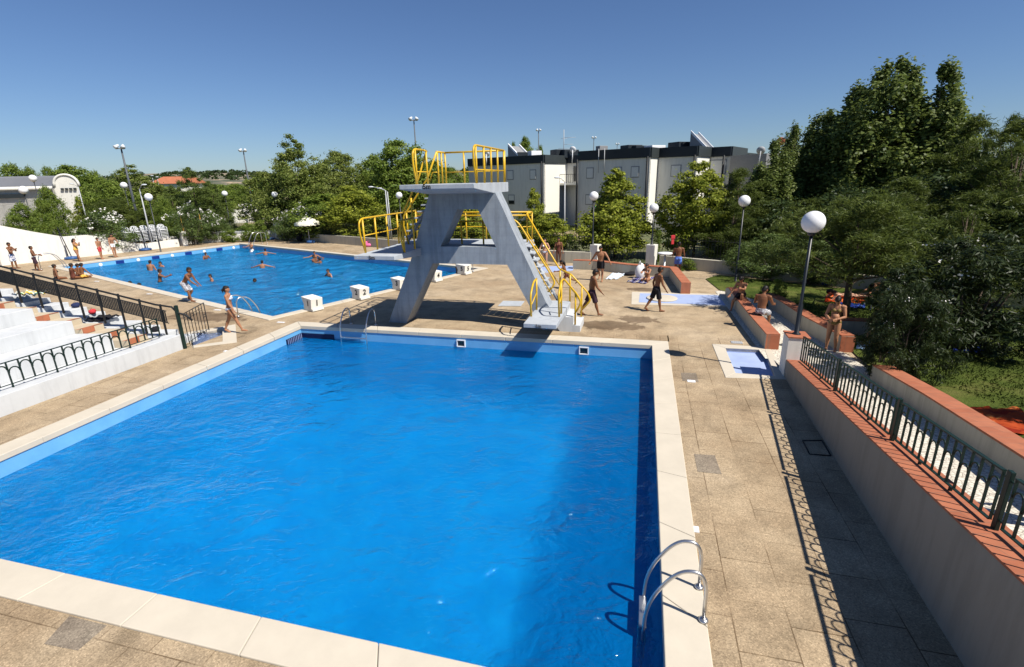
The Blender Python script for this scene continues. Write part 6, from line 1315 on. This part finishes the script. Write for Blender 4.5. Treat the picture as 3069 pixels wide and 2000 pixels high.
cloth('towel', q4((2500, 922), (2592, 928), (2592, 915), (2505, 910)), .02, M['tw_navy'], 'navy and white towel just in front of the orange one')
cloth('towel', q4((2566, 1050), (2712, 1072), (2665, 1034), (2572, 1026)), .02, M['tw_blue'], 'light blue towel with yellow figures beside the terracotta wall end', rip=.03)
cloth('towel', q4((2855, 1062), (2955, 1066), (2945, 1042), (2860, 1044)), .03, M['tw_navy'], 'navy towel in the shade behind the big oleander', rip=.03, zf_=lambda x, y: lawnz(x, y))
cloth('towel', [Vector((8.05, 7.75, 0)), Vector((9.6, 7.5, 0)), Vector((9.7, 8.75, 0)), Vector((8.6, 8.95, 0))], .04, M['tw_dkorange'], 'large orange towel on the upper lawn at the right edge', rip=.03, zf_=lambda x, y: lawnz(x, y))
cloth('towel', [Vector((7.35, 6.3, 0)), Vector((8.6, 6.1, 0)), Vector((8.7, 7.1, 0)), Vector((7.65, 7.2, 0))], .04, M['tw_blue'], 'blue towel on the upper lawn at the right edge, below the orange one', rip=.03, zf_=lambda x, y: lawnz(x, y))
cloth('towel', q4((368, 756), (402, 752), (405, 745), (372, 748)), .04, M['tw_rw'], 'crumpled red and white towel on the deck by the long white wall', rip=.06)
def onst(s, t, z): return W(s, t, z)
cloth('towel', [onst(-19.4, 11.2, 1.66), onst(-18.5, 11.3, 1.66), onst(-18.5, 11.8, 1.66), onst(-19.4, 11.7, 1.66)], .03, M['tw_multi'], 'yellow, white and green towel bunched on the side terrace', rip=.05)
def blob(name, p, r, mat, lab, cat, k=1.0, rz=0):
    mb = MB(); mb.ell((p.x, p.y, p.z+r[2]*.9), r, Matrix.Rotation(rz, 3, 'Z')); mb.ell((p.x+r[0]*.4, p.y+r[1]*.2, p.z+r[2]*1.3), (r[0]*.6, r[1]*.7, r[2]*.8)); mb.tube([(p.x-r[0]*.5, p.y, p.z+r[2]*1.5), (p.x, p.y, p.z+r[2]*2.4), (p.x+r[0]*.5, p.y, p.z+r[2]*1.5)], r[2]*.09, 5)
    return tag(mb.build(name, M[mat]), lab, cat)
blob('bag', gp(777, 713), (.22, .2, .28), 'cloth_black', 'black backpack by the boundary wall right of the far ladder', 'bag')
blob('bag', gp(803, 712), (.34, .25, .22), 'cloth_dkblue', 'dark grey bag beside the blue parasol base at the far wall', 'bag')
blob('bag', gp(853, 716), (.24, .2, .17), 'cloth_yellow', 'yellow bag by the pillar left of the parasol', 'bag')
blob('bag', gp(868, 717), (.34, .22, .14), 'cloth_red', 'red heap of clothes right of the yellow bag', 'clothes')
blob('bag', gp(900, 724), (.3, .25, .36), 'cloth_black', 'large dark bag in the shade left of the parasol pole', 'bag')
blob('bag', gp(1916, 834), (.24, .2, .36), 'cloth_white', 'white backpack leaning on the bench wall beside the sitting woman', 'bag')
blob('bag', gp(1888, 826), (.30, .2, .10), 'cloth_black', 'black heap of clothes left of the white backpack', 'clothes')
blob('bag', onst(-17.2, 11.9, 1.02), (.11, .09, .08), 'cloth_red', 'red bag on the side terrace above the black towel', 'bag')
cloth('towel', [onst(-17.1, 11.5, .86), onst(-16.5, 11.6, .86), onst(-16.5, 12.2, .86), onst(-17.1, 12.1, .86)], .03, M['cloth_black'], 'black towel hanging on the side terrace', rip=.03)
blob('bag', onst(-18.0, 12.0, 1.18), (.13, .1, .08), 'cloth_dkblue', 'small dark bundle alone on the side terrace', 'bundle')
blob('sandal_heap', onst(-15.4, 12.4, .36), (.14, .1, .09), 'cloth_black', 'small dark heap of sandals low on the side terrace', 'sandals')
def ball(p, r, mat, lab): mb = MB(); mb.ell((p.x, p.y, p.z+r), (r, r, r), None, 20, 14); mb.tube([(p.x-r*.98, p.y, p.z+r), (p.x-r*.7, p.y-r*.72, p.z+r), (p.x, p.y-r*1.0, p.z+r), (p.x+r*.7, p.y-r*.72, p.z+r)], r*.03, 5); tag(mb.build('ball', M[mat]), lab, 'ball')
ball(gp(2471, 856), .17, 'tw_navy', 'blue patterned beach ball on the shaded lawn')
def ring(p, R_, r, mat, lab, cat='swim ring', rx=0):
    mb = MB(); k = 24; vs = []; fs = []; m3 = Matrix.Rotation(rx, 3, 'X')
    pts = [p+Vector((0, 0, r+R_*math.sin(rx)))+m3 @ Vector((R_*math.cos(2*math.pi*i/k), R_*math.sin(2*math.pi*i/k), 0)) for i in range(k+1)]
    mb.tube(pts, r, 10, False); return mb
tag(ring(gp(933, 729), .26, .12, 'blue', '').build('swim_ring', M['blue']), 'blue swim ring at the feet of the man under the parasol', 'swim ring')
mb = ring(gp(1107, 739), .26, .14, 'pink', ''); q = gp(1107, 739); mb.ell((q.x+.1, q.y, .42), (.22, .16, .16)).ell((q.x-.2, q.y, .3), (.14, .12, .12)); tag(mb.build('swim_ring', M['pink']), 'pink inflatable toy by the boundary wall seen through the tower rails', 'swim ring')
def pbase(px, py, lab, poles=((0, .1, 1.6),)):
    p = gp(px, py); t = thing('umbrella_stand', p, lab, 'parasol base', 'blue parasol bases')
    mb = MB(); mb.lathe([(.42, .005), (.46, .06), (.44, .16), (.2, .2), (.05, .22)], p, 24); mb.build('base', M['blue'], t)
    for a, b, h in poles: mb = MB(); mb.tube([p+Vector((a, 0, .1)), p+Vector((a+b, .1, h))], .03, 6); mb.build('pole', M['black'], t)
pbase(217, 777, 'blue parasol base with a bare leaning pole beside the girl in yellow', ((0, -.55, 2.3), (-.25, -.12, 1.0)))
pbase(436, 751, 'blue parasol base with two bare poles in front of the stacked chairs', ((-.3, -.4, 1.9), (.1, -.25, 1.9)))
pbase(811, 719, 'blue parasol base with a thin pole left of the white pillar', ((-.1, -.2, 1.6),))
mb = MB(); p = gp(162, 778); mb.box((p.x, p.y, .28), (.78, .5, .55), .2, (Matrix.Rotation(.25, 3, 'X') @ Matrix.Rotation(.3, 3, 'Z'))); tag(mb.build('box', M['dgrey'], bevel=.06), 'dark grey plastic box leaning on the long white wall', 'box')
# parasol
p = gp(929, 728); D = math.hypot(p.x, p.y); zt = atd(928, 652, D).z; zr_ = atd(928, 668, D).z; Rp = 34*D/1500*.98
t = thing('parasol', p, 'cream parasol with a scalloped rim at the boundary wall', 'parasol')
mb = MB(); mb.tube([p, (p.x, p.y, zt)], .025, 8); mb.build('pole', M['whitep'], t)
mb = MB(); mb.lathe([(.28, .004), (.30, .05), (.26, .10), (.05, .14)], p, 20); mb.build('base', M['greypole'], t)
mb = MB(); k = 48; vs = []; fs = []; prof = [(0.01, zt), (.3, zt-.02), (.6, zt-(zt-zr_)*.35), (.85, zt-(zt-zr_)*.7), (1, zr_), (1.0, zr_-.16)]
for r, z in prof:
    for j in range(k):
        a = 2*math.pi*j/k; sc = 1-.05*abs(math.cos(4*a))*r; zz = z-(.05*abs(math.sin(8*a)) if z < zr_-.1 else 0); vs.append((p.x+Rp*r*sc*math.cos(a), p.y+Rp*r*sc*math.sin(a), zz))
for i in range(len(prof)-1):
    for j in range(k): fs.append([i*k+j, i*k+(j+1) % k, (i+1)*k+(j+1) % k, (i+1)*k+j])
mb.add(vs, fs, True); mb.ell((p.x, p.y, zt+.03), (.04, .04, .05)); c = mb.build('canopy', M['parasol'], t)
# small white pedestal table behind the bench wall
p = gp(1990, 812); t = thing('pedestal_table', p, 'small white pedestal table behind the bench wall', 'table'); mb = MB(); mb.lathe([(.28, 0), (.28, .04), (.05, .1), (.05, .9)], p, 16); mb.build('foot', M['whitep'], t)
mb = MB(); mb.lathe([(.36, .9), (.38, .93), (.38, .97), (.36, .98)], p, 20); mb.build('tabletop', M['whitep'], t)
# white plastic chairs stacked behind the low wall
q0 = bw_at(402, 730); q1 = bw_at(480, 726); nb_ = Vector((-bd.y, bd.x, 0)); c0 = Vector((q0.x, q0.y, .32))+nb_*1.0
ch = thing('stacked_chair', c0, 'white plastic chair in the stacks behind the low wall', 'chair', 'stacked white plastic chairs')
mb = MB(); mb.box(c0+Vector((0, 0, .42)), (.5, .46, .03)); mb.build('seat', M['whitep'], ch, bevel=.01)
mb = MB(); mb.tube(rounded([c0+Vector((-.26, .2, .3)), c0+Vector((-.26, .3, .85)), c0+Vector((.26, .3, .85)), c0+Vector((.26, .2, .3))], .22, 6), .025, 6)
for i in range(3): mb.tube([c0+Vector((-.13+.13*i, .23, .43)), c0+Vector((-.13+.13*i, .3, .84))], .016, 5)
mb.build('backrest', M['whitep'], ch)
for sx in (-1, 1):
    mb = MB(); mb.tube(rounded([c0+Vector((sx*.27, -.24, 0)), c0+Vector((sx*.27, -.22, .62)), c0+Vector((sx*.27, .28, .64)), c0+Vector((sx*.27, .30, 0))], .1, 4), .022, 6); mb.build('arm_and_legs', M['whitep'], ch)
e = bd.copy()
ORD = ['lowest', 'second', 'third', 'fourth', 'fifth', 'sixth', 'topmost']; STK = ['leftmost', 'second', 'middle', 'fourth', 'rightmost']
ch['label'] = 'white plastic chair, lowest from the ground in the leftmost stack behind the low wall'
for i in range(5):
    for k in range(7):
        if i == 0 and k == 0: continue
        c = copy_tree(ch); c.location = c0+e*.66*i+Vector((0, 0, .12*k)); c.rotation_euler = (0, 0, math.atan2(e.y, e.x)+.03*math.sin(i*3+k)); c['label'] = f'white plastic chair, {ORD[k]} from the ground in the {STK[i]} stack behind the low wall'
ch.rotation_euler = (0, 0, math.atan2(e.y, e.x))
p = gp(2018, 770, .6); mb = MB(); pz = atd(2018, 694, 29); mb.box((pz.x, pz.y, pz.z-.45), (.16, .05, .5), .2).box((pz.x, pz.y-.03, pz.z-.3), (.24, .04, .2), .2); tag(mb.build('hanging_cloth', M['cloth_red'], bevel=.03), 'red cloth hanging in the young tree by the flats', 'cloth')
